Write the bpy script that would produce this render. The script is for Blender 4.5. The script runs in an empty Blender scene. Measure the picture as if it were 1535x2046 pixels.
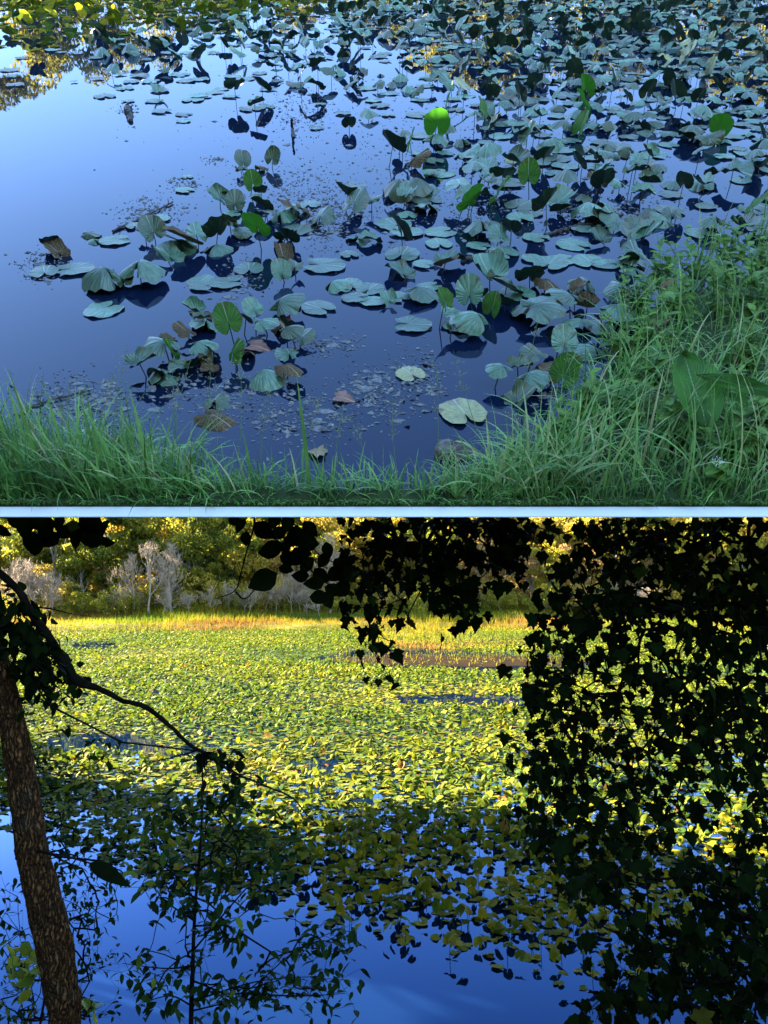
import bpy, math
import numpy as np
from mathutils import Matrix, Vector
R = math.radians
rng = np.random.default_rng(7)
S = bpy.context.scene
COL = S.collection

# ------------------------------------------------------------------ camera
F = 1600.0                      # focal length in photo pixels (photo 1535 x 2046)
CX, CY = 767.5, 1023.0
PITCH = math.atan(152 / F)      # camera looks slightly up; horizon of the lower pond
EYE = np.array([0.0, 0.0, 4.0])
cam_d = bpy.data.cameras.new("camera"); cam = bpy.data.objects.new("camera", cam_d); COL.objects.link(cam)
cam_d.sensor_fit = 'VERTICAL'; cam_d.sensor_height = 24.0; cam_d.lens = 24.0 * F / 2046
cam_d.clip_start = 0.05; cam_d.clip_end = 3000
cam.location = EYE; cam.rotation_euler = (R(90) + PITCH, 0, 0)
S.camera = cam
# ------------------------------------------------------------------ light
SUN = np.array([-0.825, 0.45, 0.402]); SUN /= np.linalg.norm(SUN)   # towards the sun: front left, low
EL = math.asin(SUN[2]); AZ = math.atan2(SUN[0], SUN[1])
W = bpy.data.worlds.new("World"); S.world = W; W.use_nodes = True
wn = W.node_tree; bg = wn.nodes['Background']
sky = wn.nodes.new('ShaderNodeTexSky'); sky.sky_type = 'NISHITA'; sky.sun_disc = False
sky.sun_elevation = EL; sky.sun_rotation = AZ
sky.air_density = 1.0; sky.dust_density = 0.15; sky.ozone_density = 3.0
wn.links.new(sky.outputs[0], bg.inputs[0]); bg.inputs[1].default_value = 0.076
ld = bpy.data.lights.new("sun", 'SUN'); ld.energy = 5.0; ld.angle = R(0.5); ld.color = (1.0, 0.90, 0.72)
lo = bpy.data.objects.new("sun", ld); COL.objects.link(lo)
lo.rotation_euler = Vector(SUN).to_track_quat('Z', 'Y').to_euler()
S.view_settings.view_transform = 'Standard'; S.view_settings.look = 'None'
S.view_settings.exposure = 4.05; S.view_settings.gamma = 1.0
S.cycles.max_bounces = 7; S.cycles.diffuse_bounces = 2; S.cycles.glossy_bounces = 3
S.cycles.transmission_bounces = 3; S.cycles.transparent_max_bounces = 4
S.cycles.use_denoising = True; S.cycles.caustics_reflective = False; S.cycles.caustics_refractive = False

# ------------------------------------------------------------------ projection helpers
ca, sa = math.cos(PITCH), math.sin(PITCH)
def ray(px, py):
    u = (px - CX) / F; v = (CY - py) / F
    return np.array([u, ca - v * sa, sa + v * ca])
def at(px, py, depth):
    return EYE + ray(px, py) * depth
def ground(px, py, z=0.0):
    d = ray(px, py); t = (z - EYE[2]) / d[2]
    return EYE + d * t
# the upper pond lies on a steep terrace: its own frame, X right, Y up the slope, Z away from the slope
HS = 2.2
PS = math.atan((CY + 235) / F)
TH = PITCH + PS
MS = Matrix.Translation(Vector(EYE)) @ Matrix.Rotation(TH, 4, 'X') @ Matrix.Translation((0, 0, -HS))
cp, sp = math.cos(PS), math.sin(PS)
def slab(px, py, z=0.0):
    u = (px - CX) / F; v = (CY - py) / F
    d = np.array([u, cp + v * sp, -sp + v * cp]); t = (z - HS) / d[2]
    return np.array([u * t, d[1] * t, z])
def slab_px(X, Y, Z=0.0):
    z = Z - HS
    dep = Y * cp - z * sp; up = Y * sp + z * cp
    return CX + F * X / dep, CY - F * up / dep
def inpoly(px, py, poly):
    c = False; n = len(poly); j = n - 1
    for i in range(n):
        xi, yi = poly[i]; xj, yj = poly[j]
        if (yi > py) != (yj > py) and px < (xj - xi) * (py - yi) / (yj - yi) + xi: c = not c
        j = i
    return c

# ------------------------------------------------------------------ mesh helpers
class Geo:
    """collects vertices, quads and triangles with a uv and a tint value per vertex; build() makes ONE mesh"""
    def __init__(s): s.v = []; s.q = []; s.t = []; s.uv = []; s.c = []; s.n = 0
    def add(s, V, Q=None, T=None, UV=None, C=None):
        V = np.asarray(V, float).reshape(-1, 3); n = len(V)
        s.v.append(V)
        s.uv.append(np.zeros((n, 2)) if UV is None else np.asarray(UV, float).reshape(-1, 2))
        s.c.append(np.full(n, 0.5) if C is None else np.broadcast_to(np.asarray(C, float), (n,)))
        if Q is not None and len(Q): s.q.append(np.asarray(Q, int).reshape(-1, 4) + s.n)
        if T is not None and len(T): s.t.append(np.asarray(T, int).reshape(-1, 3) + s.n)
        s.n += n
    def mesh(s, name, mat=None, smooth=True):
        V = np.concatenate(s.v); Q = np.concatenate(s.q) if s.q else np.zeros((0, 4), int)
        T = np.concatenate(s.t) if s.t else np.zeros((0, 3), int)
        UV = np.concatenate(s.uv); C = np.concatenate(s.c)
        me = bpy.data.meshes.new(name)
        me.vertices.add(len(V)); me.vertices.foreach_set('co', V.astype(np.float32).ravel())
        L = np.concatenate([Q.ravel(), T.ravel()]).astype(np.int32)
        me.loops.add(len(L)); me.loops.foreach_set('vertex_index', L)
        tot = np.concatenate([np.full(len(Q), 4), np.full(len(T), 3)]).astype(np.int32)
        st = np.concatenate([[0], np.cumsum(tot)[:-1]]).astype(np.int32)
        me.polygons.add(len(tot)); me.polygons.foreach_set('loop_start', st); me.polygons.foreach_set('loop_total', tot)
        me.polygons.foreach_set('use_smooth', np.full(len(tot), smooth))
        me.update(calc_edges=True)
        uvl = me.uv_layers.new(name='UVMap'); uvl.data.foreach_set('uv', UV[L].astype(np.float32).ravel())
        at_ = me.attributes.new('tint', 'FLOAT', 'POINT'); at_.data.foreach_set('value', C.astype(np.float32))
        me.validate()
        if mat: me.materials.append(mat)
        return me
    def build(s, name, mat=None, parent=None, M=None, smooth=True):
        o = bpy.data.objects.new(name, s.mesh(name, mat, smooth)); COL.objects.link(o)
        if parent is not None: o.parent = parent
        if M is not None: o.matrix_world = M
        return o
def tag(o, label=None, cat=None, group=None, kind=None):
    if label: o['label'] = label
    if cat: o['category'] = cat
    if group: o['group'] = group
    if kind: o['kind'] = kind
    return o
def empty(name, loc, M=None):
    o = bpy.data.objects.new(name, None); COL.objects.link(o)
    o.empty_display_size = 0.1
    o.matrix_world = (M or Matrix()) @ Matrix.Translation(Vector(loc))
    return o
def tube(g, P, rad, n=6, c=0.5, cap=True):
    P = np.asarray(P, float); m = len(P); rad = np.broadcast_to(np.asarray(rad, float), (m,))
    T = np.gradient(P, axis=0); T /= np.linalg.norm(T, axis=1)[:, None] + 1e-9
    ref = np.array([0.31, 0.2, 0.93]) if abs(T[0] @ np.array([0.31, 0.2, 0.93])) < 0.9 else np.array([1.0, 0.1, 0])
    A = np.cross(T, ref); A /= np.linalg.norm(A, axis=1)[:, None] + 1e-9
    B = np.cross(T, A)
    a = np.arange(n) / n * 2 * math.pi
    V = P[:, None] + rad[:, None, None] * (A[:, None] * np.cos(a)[None, :, None] + B[:, None] * np.sin(a)[None, :, None])
    L = np.concatenate([[0], np.cumsum(np.linalg.norm(np.diff(P, axis=0), axis=1))])
    UV = np.stack(np.broadcast_arrays(a[None, :] / 6.283, L[:, None]), -1)
    i = np.arange(m - 1)[:, None] * n; j = np.arange(n)[None]; k = (j + 1) % n
    Q = np.stack([i + j, i + k, i + n + k, i + n + j], -1).reshape(-1, 4)
    g.add(V.reshape(-1, 3), Q, None, UV.reshape(-1, 2), c)
    if cap and n > 3:
        for r0, p in ((0, P[0]), ((m - 1) * n, P[-1])):
            b = g.n; g.add([p], None, None, None, c)
            g.t.append(np.array([[r0 + x - m * n + b if False else b - m * n - (0 if r0 == 0 else 1) + r0 + x,
                                  b - m * n - (0 if r0 == 0 else 1) + r0 + (x + 1) % n, b] for x in range(n)]))
def spline(P, n=24):
    P = np.asarray(P, float); m = len(P)
    if m < 3: return np.array([P[0] + (P[-1] - P[0]) * t for t in np.linspace(0, 1, n)])
    Q = np.vstack([2 * P[0] - P[1], P, 2 * P[-1] - P[-2]])
    out = []
    for t in np.linspace(0, m - 1 - 1e-6, n):
        i = int(t); f = t - i; a, b, c, d = Q[i:i + 4]
        out.append(0.5 * (2 * b + (c - a) * f + (2 * a - 5 * b + 4 * c - d) * f * f + (3 * b - a - 3 * c + d) * f ** 3))
    return np.array(out)
def rotm(yaw, tilt, roll):
    """arrays -> (N,3,3): roll about Y, tilt about X, yaw about Z"""
    yaw, tilt, roll = np.broadcast_arrays(*[np.atleast_1d(np.asarray(a, float)) for a in (yaw, tilt, roll)])
    cy, sy, ct, st, cr, sr = np.cos(yaw), np.sin(yaw), np.cos(tilt), np.sin(tilt), np.cos(roll), np.sin(roll)
    o, z = np.ones_like(cy), np.zeros_like(cy)
    Z = np.stack([cy, -sy, z, sy, cy, z, z, z, o], -1).reshape(-1, 3, 3)
    X = np.stack([o, z, z, z, ct, -st, z, st, ct], -1).reshape(-1, 3, 3)
    Y = np.stack([cr, z, sr, z, o, z, -sr, z, cr], -1).reshape(-1, 3, 3)
    return Z @ X @ Y
def scatter(g, proto, Rm, T, sc, C):
    V, Q, Tr, UV = proto; N = len(T); n = len(V)
    if N == 0: return
    W_ = np.einsum('nij,vj->nvi', Rm, V) * np.asarray(sc).reshape(-1, 1, 1) + T[:, None]
    off = (np.arange(N) * n)[:, None, None]
    g.add(W_.reshape(-1, 3), (Q[None] + off).reshape(-1, 4) if len(Q) else None, (Tr[None] + off).reshape(-1, 3) if len(Tr) else None,
          np.tile(UV, (N, 1)), np.repeat(C, n))
E4 = np.zeros((0, 4), int); E3 = np.zeros((0, 3), int)
def pad_leaf(rings=5, sec=30, fold=0.0, droop=0.0, roll=0.0, wave=0.02, tip=0.0, seed=0, notch=0.2, sagit=0.0):
    """heart-shaped pond-lily leaf, unit length about 1, stalk joint at the origin, tip towards +Y"""
    r = np.random.default_rng(seed)
    t = np.linspace(-math.pi + notch, math.pi - notch, sec)
    e = (math.pi - notch - np.abs(t)) / 0.5
    rad = 0.5 * (1 + 0.13 * np.cos(t) + 0.04 * np.cos(2 * t))
    rad *= 1 - 0.5 * np.clip(1 - e, 0, 1) ** 2.2
    rad *= 1 + 0.02 * np.sin(t * 5 + r.random() * 6) + 0.012 * np.sin(t * 13 + r.random() * 6)
    rad += sagit * np.exp(-(t / 0.5) ** 2)
    V = [[0, 0, 0]]; UV = [[0, 0]]
    ph = r.random(4) * 6.28
    for i in range(1, rings + 1):
        f = i / rings
        x = np.sin(t) * rad * f * 0.92; y = np.cos(t) * rad * f
        z = wave * f ** 2 * (np.sin(t * 4 + ph[0]) + 0.8 * np.sin(t * 7 + ph[1]) + 0.5 * np.sin(t * 11 + ph[2]))
        z = z - droop * f * f + tip * np.clip(y, 0, 1) ** 2
        UV += list(zip(x, y))
        if roll:                                       # blade rolled up (or down) about its midrib
            k = roll * 2.0; a = np.abs(x) * k
            z = z + np.sign(roll) * (1 - np.cos(a)) / abs(k); x = np.sign(x) * np.sin(a) / k if k > 0 else np.sign(x) * np.sin(np.abs(a)) / abs(k)
        z = z + fold * np.abs(x)
        V += list(zip(x, y, z))
    Q = []; T = [[0, 1 + j + 1, 1 + j] for j in range(sec - 1)]
    for i in range(rings - 1):
        a = 1 + i * sec
        Q += [[a + j, a + j + 1, a + sec + j + 1, a + sec + j] for j in range(sec - 1)]
    return np.array(V), (np.array(Q) if Q else E4), np.array(T), np.array(UV)
def blade_leaf(w=0.35, fold=0.15, droop=0.12, n=4, base=0.5):
    """pointed elliptic leaf of length 1 along +Y"""
    V = []; UV = []
    for i in range(n + 1):
        s = i / n; ww = w * (math.sin(math.pi * s ** (base + .3)) ** 0.9 if 0 < s < 1 else 0.0) + 0.004
        for k in (-1, 0, 1):
            V.append([k * ww, s, abs(k) * fold * ww - droop * s * s]); UV.append([k * 0.5, s])
    Q = []
    for i in range(n):
        for k in (0, 1):
            a = i * 3 + k; Q.append([a, a + 1, a + 4, a + 3])
    return np.array(V), np.array(Q), E3, np.array(UV)
def maple_leaf(seed=0, lobes=3):
    """three- to five-lobed leaf, stalk joint at origin, unit length"""
    r = np.random.default_rng(seed)
    pts = [(0.0, -0.02), (0.16, -0.12), (0.34, -0.05), (0.36, 0.10), (0.56, 0.20), (0.46, 0.36), (0.30, 0.42), (0.32, 0.56), (0.17, 0.66), (0.08, 0.86), (0.0, 1.0)]
    pts = [(x * r.uniform(.85, 1.15), y + r.uniform(-.03, .03)) for x, y in pts]
    L = [(-x, y) for x, y in pts[1:-1]][::-1]
    O = pts + [(x * r.uniform(.9, 1.1), y) for x, y in L]
    V = [[0, 0.35, 0]] + [[x, y, 0.14 * abs(x) - 0.22 * y * y - 0.06 * math.sin(7 * x)] for x, y in O]
    n = len(O)
    T = [[0, 1 + i, 1 + (i + 1) % n] for i in range(n)]
    return np.array(V), E4, np.array(T), np.array([[v[0], v[1]] for v in V])

# ------------------------------------------------------------------ materials
def mat(name):
    m = bpy.data.materials.new(name); m.use_nodes = True; nt = m.node_tree
    return m, nt, nt.nodes['Principled BSDF'], nt.nodes['Material Output']
def ramp(nt, stops, fac):
    n = nt.nodes.new('ShaderNodeValToRGB'); e = n.color_ramp.elements
    while len(e) < len(stops): e.new(0.5)
    for i, (p, c) in enumerate(stops): e[i].position = p; e[i].color = (*c, 1)
    nt.links.new(fac, n.inputs[0]); return n.outputs[0]
def math_(nt, op, a, b=None):
    n = nt.nodes.new('ShaderNodeMath'); n.operation = op
    for i, x in enumerate((a, b)):
        if x is None: continue
        if isinstance(x, (int, float)): n.inputs[i].default_value = x
        else: nt.links.new(x, n.inputs[i])
    return n.outputs[0]
def noise(nt, scale, detail=3, coord='Object', vec=None):
    n = nt.nodes.new('ShaderNodeTexNoise'); n.inputs['Scale'].default_value = scale; n.inputs['Detail'].default_value = detail
    if vec is None:
        tc = nt.nodes.new('ShaderNodeTexCoord'); vec = tc.outputs[coord]
    nt.links.new(vec, n.inputs['Vector']); return n.outputs['Fac']
def mixc(nt, a, b, fac, mode='MIX'):
    n = nt.nodes.new('ShaderNodeMix'); n.data_type = 'RGBA'; n.blend_type = mode
    for s, x in ((n.inputs['Factor'], fac), (n.inputs[6], a), (n.inputs[7], b)):
        if isinstance(x, (int, float)): s.default_value = x
        elif isinstance(x, tuple): s.default_value = (*x, 1)
        else: nt.links.new(x, s)
    return n.outputs[2]
def bump(nt, h, strength, dist=0.01):
    n = nt.nodes.new('ShaderNodeBump'); n.inputs['Strength'].default_value = strength; n.inputs['Distance'].default_value = dist
    nt.links.new(h, n.inputs['Height']); return n.outputs[0]
def tint(nt):
    n = nt.nodes.new('ShaderNodeAttribute'); n.attribute_name = 'tint'; return n.outputs['Fac']
def leafy(name, stops, rough=0.5, trans=0.35, veins=0.0, under=None, spec=0.4, vein_n=11, nscale=3.0, blotch=0.35, coat=0.0, pinn=False):
    """leaf material: colour from the leaf's own tint, mottling, veins in relief, some light let through"""
    m, nt, b, out = mat(name)
    col = ramp(nt, stops, tint(nt))
    nz = noise(nt, nscale, 4)
    dark = ramp(nt, [(0.35, (1 - blotch,) * 3), (0.62, (1.0, 1.0, 1.0))], nz)
    col = mixc(nt, col, dark, 1.0, 'MULTIPLY')
    uv = nt.nodes.new('ShaderNodeUVMap'); uv.uv_map = 'UVMap'
    sx = nt.nodes.new('ShaderNodeSeparateXYZ'); nt.links.new(uv.outputs[0], sx.inputs[0])
    if veins:
        if pinn:
            ang = math_(nt, 'SUBTRACT', math_(nt, 'MULTIPLY', sx.outputs[1], 60.0), math_(nt, 'MULTIPLY', math_(nt, 'ABSOLUTE', sx.outputs[0]), 50.0))
        else:
            ang = math_(nt, 'MULTIPLY', math_(nt, 'ARCTAN2', math_(nt, 'ABSOLUTE', sx.outputs[0]), math_(nt, 'ADD', sx.outputs[1], 0.12)), float(vein_n))
        w = math_(nt, 'POWER', math_(nt, 'ABSOLUTE', math_(nt, 'SINE', ang)), 0.6)
        mid = math_(nt, 'MINIMUM', math_(nt, 'MULTIPLY', math_(nt, 'ABSOLUTE', sx.outputs[0]), 30.0), 1.0)
        h = math_(nt, 'MULTIPLY', w, mid)
        bn = bump(nt, h, veins, 0.004)
        nt.links.new(bn, b.inputs['Normal'])
        if not pinn:                                                # brown spots and dry rims
            rr_ = math_(nt, 'SQRT', math_(nt, 'ADD', math_(nt, 'MULTIPLY', sx.outputs[0], sx.outputs[0]), math_(nt, 'MULTIPLY', sx.outputs[1], sx.outputs[1])))
            oi = nt.nodes.new('ShaderNodeObjectInfo'); vm = nt.nodes.new('ShaderNodeVectorMath'); vm.operation = 'ADD'
            tc2 = nt.nodes.new('ShaderNodeTexCoord'); nt.links.new(tc2.outputs['Object'], vm.inputs[0]); nt.links.new(oi.outputs['Location'], vm.inputs[1])
            sp = noise(nt, 5.0, 6, vec=vm.outputs[0])
            rim = math_(nt, 'ADD', sp, math_(nt, 'MULTIPLY', rr_, 0.30))
            col = mixc(nt, col, (0.13, 0.075, 0.03), ramp(nt, [(0.70, (0, 0, 0)), (0.78, (0.8, 0.8, 0.8))], rim))
        col = mixc(nt, mixc(nt, col, (1.0, 1.0, 0.8), 0.28), col, ramp(nt, [(0.0, (0, 0, 0)), (0.35, (1, 1, 1))], h))
    if under:
        gm = nt.nodes.new('ShaderNodeNewGeometry')
        col = mixc(nt, col, under, gm.outputs['Backfacing'])
    nt.links.new(col, b.inputs['Base Color'])
    b.inputs['Roughness'].default_value = rough; b.inputs['Specular IOR Level'].default_value = spec
    if coat: b.inputs['Coat Weight'].default_value = coat; b.inputs['Coat Roughness'].default_value = 0.3
    if trans:
        tr = nt.nodes.new('ShaderNodeBsdfTranslucent'); mx = nt.nodes.new('ShaderNodeMixShader'); mx.inputs[0].default_value = trans
        nt.links.new(mixc(nt, col, (0.75, 1.0, 0.15), 0.25, 'MIX') if False else col, tr.inputs['Color'])
        nt.links.new(b.outputs[0], mx.inputs[1]); nt.links.new(tr.outputs[0], mx.inputs[2]); nt.links.new(mx.outputs[0], out.inputs['Surface'])
    return m
def simple(name, c1, c2, scale=5, rough=0.85, bmp=0.4, dist=0.02, spec=0.3):
    m, nt, b, out = mat(name); nz = noise(nt, scale, 8)
    nt.links.new(ramp(nt, [(0.3, c1), (0.7, c2)], nz), b.inputs['Base Color'])
    b.inputs['Roughness'].default_value = rough; b.inputs['Specular IOR Level'].default_value = spec
    nt.links.new(bump(nt, nz, bmp, dist), b.inputs['Normal']); return m
def water_mat(name, base, ior, tint_c, bmp=0.05, scale=1.2):
    m, nt, b, out = mat(name)
    nz = math_(nt, 'ADD', noise(nt, scale, 2), math_(nt, 'MULTIPLY', noise(nt, 9.0, 3), 0.10)); bn = bump(nt, nz, bmp, 0.02)
    b.inputs['Base Color'].default_value = (*base, 1); b.inputs['Roughness'].default_value = 0.6; b.inputs['Specular IOR Level'].default_value = 0.0
    gl = nt.nodes.new('ShaderNodeBsdfAnisotropic'); gl.inputs['Roughness'].default_value = 0.015; gl.inputs['Color'].default_value = (*tint_c, 1)
    fr = nt.nodes.new('ShaderNodeFresnel'); fr.inputs['IOR'].default_value = ior; mx = nt.nodes.new('ShaderNodeMixShader')
    nt.links.new(bn, gl.inputs['Normal']); nt.links.new(bn, fr.inputs['Normal'])
    nt.links.new(mixc(nt, tint_c, (0.92, 0.93, 1.0), math_(nt, 'MINIMUM', math_(nt, 'MULTIPLY', fr.outputs[0], 1.25), 1.0)), gl.inputs['Color'])
    nt.links.new(fr.outputs[0], mx.inputs[0]); nt.links.new(b.outputs[0], mx.inputs[1]); nt.links.new(gl.outputs[0], mx.inputs[2]); nt.links.new(mx.outputs[0], out.inputs['Surface'])
    return m
M = {}
M['water_low'] = water_mat('pond_water', (0.0015, 0.006, 0.02), 1.33, (0.08, 0.27, 0.75), 0.05)
M['water_up'] = water_mat('terrace_pond_water', (0.004, 0.009, 0.028), 1.38, (0.78, 0.88, 1.0), 0.03)
M['pad'] = leafy('pad_leaf', [(0.0, (0.04, 0.12, 0.065)), (0.55, (0.10, 0.25, 0.14)), (0.7, (0.12, 0.28, 0.16)), (0.85, (0.03, 0.085, 0.022)), (1.0, (0.34, 0.34, 0.09))],
                 rough=0.42, trans=0.12, veins=0.9, under=(0.012, 0.035, 0.008), spec=0.75, coat=0.35, nscale=9)
M['pad_green'] = leafy('backlit_pad_leaf', [(0.0, (0.04, 0.15, 0.012)), (1.0, (0.07, 0.22, 0.02))], rough=0.55, trans=0.4, veins=0.5, under=(0.05, 0.2, 0.015), spec=0.3)
M['pad_brown'] = leafy('withered_pad_leaf', [(0.0, (0.10, 0.05, 0.03)), (1.0, (0.20, 0.15, 0.07))], rough=0.8, trans=0.1, veins=0.8, spec=0.2, nscale=20, blotch=0.7)
M['stalk'] = simple('leaf_stalk', (0.03, 0.05, 0.02), (0.07, 0.10, 0.03), 20, 0.5)
M['pads_sun'] = leafy('marsh_pad_leaf', [(0.0, (0.015, 0.05, 0.010)), (0.35, (0.06, 0.105, 0.009)), (0.7, (0.17, 0.175, 0.006)), (0.93, (0.27, 0.22, 0.008)), (1.0, (0.20, 0.10, 0.02))],
                      rough=0.7, trans=0.4, under=(0.06, 0.08, 0.006), spec=0.07, nscale=0.4, blotch=0.25)
M['grass'] = leafy('bank_grass_blade', [(0.0, (0.04, 0.13, 0.02)), (0.5, (0.13, 0.32, 0.06)), (0.9, (0.30, 0.52, 0.13)), (1.0, (0.55, 0.50, 0.24))], rough=0.45, trans=0.3, spec=0.45, nscale=4)
M['weed'] = leafy('weed_leaf', [(0.0, (0.07, 0.20, 0.02)), (1.0, (0.22, 0.42, 0.05))], rough=0.5, trans=0.35, spec=0.35, veins=0.3, pinn=True)
M['broad'] = leafy('broad_green_leaf', [(0.0, (0.07, 0.25, 0.02)), (1.0, (0.09, 0.28, 0.03))], rough=0.5, trans=0.3, spec=0.4, veins=1.0, pinn=True, nscale=6, blotch=0.5)
M['stem'] = simple('weed_stem', (0.07, 0.14, 0.04), (0.12, 0.2, 0.06), 30, 0.6)
M['seed'] = simple('grass_seed_head', (0.25, 0.26, 0.12), (0.40, 0.38, 0.2), 60, 0.8)
M['mud'] = simple('wet_mud', (0.012, 0.010, 0.008), (0.05, 0.04, 0.028), 14, 0.5, 0.8)
M['soil'] = simple('bank_soil', (0.015, 0.03, 0.008), (0.05, 0.08, 0.025), 9, 0.9, 0.8)
M['wetwood'] = simple('wet_dead_wood', (0.02, 0.016, 0.014), (0.10, 0.08, 0.07), 25, 0.6, 0.9)
M['scum'] = simple('pond_scum', (0.08, 0.09, 0.10), (0.26, 0.26, 0.25), 30, 0.6, 0.8)
M['litter'] = leafy('fallen_leaf', [(0.0, (0.20, 0.05, 0.03)), (0.5, (0.30, 0.16, 0.12)), (1.0, (0.35, 0.32, 0.12))], rough=0.7, trans=0.1, veins=0.3)
M['rock'] = simple('grey_stone', (0.08, 0.07, 0.06), (0.22, 0.19, 0.17), 30, 0.9, 0.9)
M['divider_strip'] = simple('divider_white', (0.80, 0.80, 0.79), (0.86, 0.86, 0.85), 3, 0.9, 0.1)
M['marsh'] = leafy('marsh_grass_blade', [(0.0, (0.07, 0.12, 0.008)), (0.5, (0.21, 0.185, 0.010)), (0.85, (0.27, 0.17, 0.018)), (1.0, (0.20, 0.08, 0.018))], rough=0.9, trans=0.4, spec=0.03, nscale=0.3)
M['marsh_ground'] = simple('marsh_ground', (0.10, 0.12, 0.02), (0.25, 0.22, 0.04), 0.4, 0.95, 0.5, 0.1)
M['far_green'] = leafy('far_green_foliage', [(0.0, (0.03, 0.05, 0.005)), (0.5, (0.16, 0.17, 0.012)), (1.0, (0.38, 0.31, 0.025))], rough=0.7, trans=0.5, spec=0.2, nscale=0.25, blotch=0.45)
M['far_olive'] = leafy('far_olive_foliage', [(0.0, (0.16, 0.12, 0.012)), (0.5, (0.42, 0.30, 0.03)), (1.0, (0.62, 0.42, 0.05))], rough=0.7, trans=0.5, spec=0.2, nscale=0.25, blotch=0.45)
M['far_yellow'] = leafy('far_yellow_foliage', [(0.0, (0.18, 0.16, 0.012)), (1.0, (0.45, 0.36, 0.025))], rough=0.7, trans=0.4, spec=0.2, nscale=0.3)
M['far_brown'] = leafy('far_brown_foliage', [(0.0, (0.14, 0.08, 0.03)), (0.7, (0.40, 0.24, 0.08)), (1.0, (0.55, 0.34, 0.08))], rough=0.7, trans=0.5, spec=0.2, nscale=0.3, blotch=0.4)
M['far_bark'] = simple('far_bark', (0.14, 0.11, 0.08), (0.30, 0.25, 0.19), 2, 0.9)
M['bare'] = simple('bleached_bare_wood', (0.22, 0.15, 0.09), (0.36, 0.26, 0.17), 3, 0.9)
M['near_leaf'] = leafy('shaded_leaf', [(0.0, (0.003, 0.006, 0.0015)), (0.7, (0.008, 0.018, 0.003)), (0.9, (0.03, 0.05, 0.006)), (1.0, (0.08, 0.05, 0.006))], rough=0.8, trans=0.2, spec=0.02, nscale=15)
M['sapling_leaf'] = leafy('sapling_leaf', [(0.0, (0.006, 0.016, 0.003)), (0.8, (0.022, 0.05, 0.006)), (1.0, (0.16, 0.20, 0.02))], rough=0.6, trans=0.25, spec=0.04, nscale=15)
M['yellow_leaf'] = leafy('lit_yellow_leaf', [(0.0, (0.12, 0.20, 0.02)), (1.0, (0.5, 0.45, 0.03))], rough=0.5, trans=0.35, spec=0.2)
M['twig'] = simple('dark_twig', (0.003, 0.0025, 0.002), (0.012, 0.009, 0.006), 20, 0.95, 0.3, 0.02, 0.03)
def bark_mat():
    m, nt, b, out = mat('furrowed_bark')
    tc = nt.nodes.new('ShaderNodeTexCoord'); wn_ = nt.nodes.new('ShaderNodeTexNoise'); wn_.inputs['Scale'].default_value = 14; wn_.inputs['Detail'].default_value = 5
    nt.links.new(tc.outputs['Object'], wn_.inputs['Vector'])
    ad = nt.nodes.new('ShaderNodeVectorMath'); ad.operation = 'MULTIPLY_ADD'; ad.inputs[1].default_value = (.06, .06, .12)
    nt.links.new(wn_.outputs['Color'], ad.inputs[0]); nt.links.new(tc.outputs['Object'], ad.inputs[2])
    mp = nt.nodes.new('ShaderNodeMapping'); mp.inputs['Scale'].default_value = (62, 62, 9); nt.links.new(ad.outputs[0], mp.inputs[0])
    vo = nt.nodes.new('ShaderNodeTexVoronoi'); vo.feature = 'DISTANCE_TO_EDGE'; vo.inputs['Scale'].default_value = 1.0; nt.links.new(mp.outputs[0], vo.inputs['Vector'])
    n1 = noise(nt, 60, 8); n2 = noise(nt, 5.0, 5)
    c = ramp(nt, [(0.30, (0.06, 0.024, 0.007)), (0.70, (0.27, 0.125, 0.04))], n1)
    c = mixc(nt, c, (0.10, 0.10, 0.07), ramp(nt, [(0.56, (0, 0, 0)), (0.66, (0.7, 0.7, 0.7))], n2))
    crack = ramp(nt, [(0.03, (0.03, 0.03, 0.03)), (0.30, (1, 1, 1))], vo.outputs['Distance'])
    c = mixc(nt, c, crack, 0.9, 'MULTIPLY')
    nt.links.new(c, b.inputs['Base Color']); b.inputs['Roughness'].default_value = 0.95; b.inputs['Specular IOR Level'].default_value = 0.1
    h = math_(nt, 'ADD', crack, math_(nt, 'MULTIPLY', n1, 0.6))
    nt.links.new(bump(nt, h, 1.0, 0.02), b.inputs['Normal']); return m
M['bark'] = bark_mat()
def terrain_mat():
    m, nt, b, out = mat('woodland_ground'); nz = noise(nt, 0.8, 8); n2 = noise(nt, 0.05, 3)
    c = ramp(nt, [(0.3, (0.02, 0.018, 0.008)), (0.7, (0.06, 0.05, 0.02))], nz)
    c = mixc(nt, c, (0.035, 0.045, 0.01), n2)
    tc = nt.nodes.new('ShaderNodeTexCoord'); sx = nt.nodes.new('ShaderNodeSeparateXYZ'); nt.links.new(tc.outputs['Object'], sx.inputs[0])
    moss = ramp(nt, [(0.3, (0.035, 0.045, 0.006)), (0.6, (0.12, 0.10, 0.012)), (0.75, (0.12, 0.06, 0.015))], n2)
    band = math_(nt, 'MULTIPLY', math_(nt, 'GREATER_THAN', sx.outputs[1], 62.0), math_(nt, 'LESS_THAN', sx.outputs[1], 118.0))
    c = mixc(nt, c, moss, band)
    nt.links.new(c, b.inputs['Base Color']); b.inputs['Roughness'].default_value = 0.95; b.inputs['Specular IOR Level'].default_value = 0.05
    nt.links.new(bump(nt, nz, 0.8, 0.1), b.inputs['Normal']); return m
M['terrain'] = terrain_mat()

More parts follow.
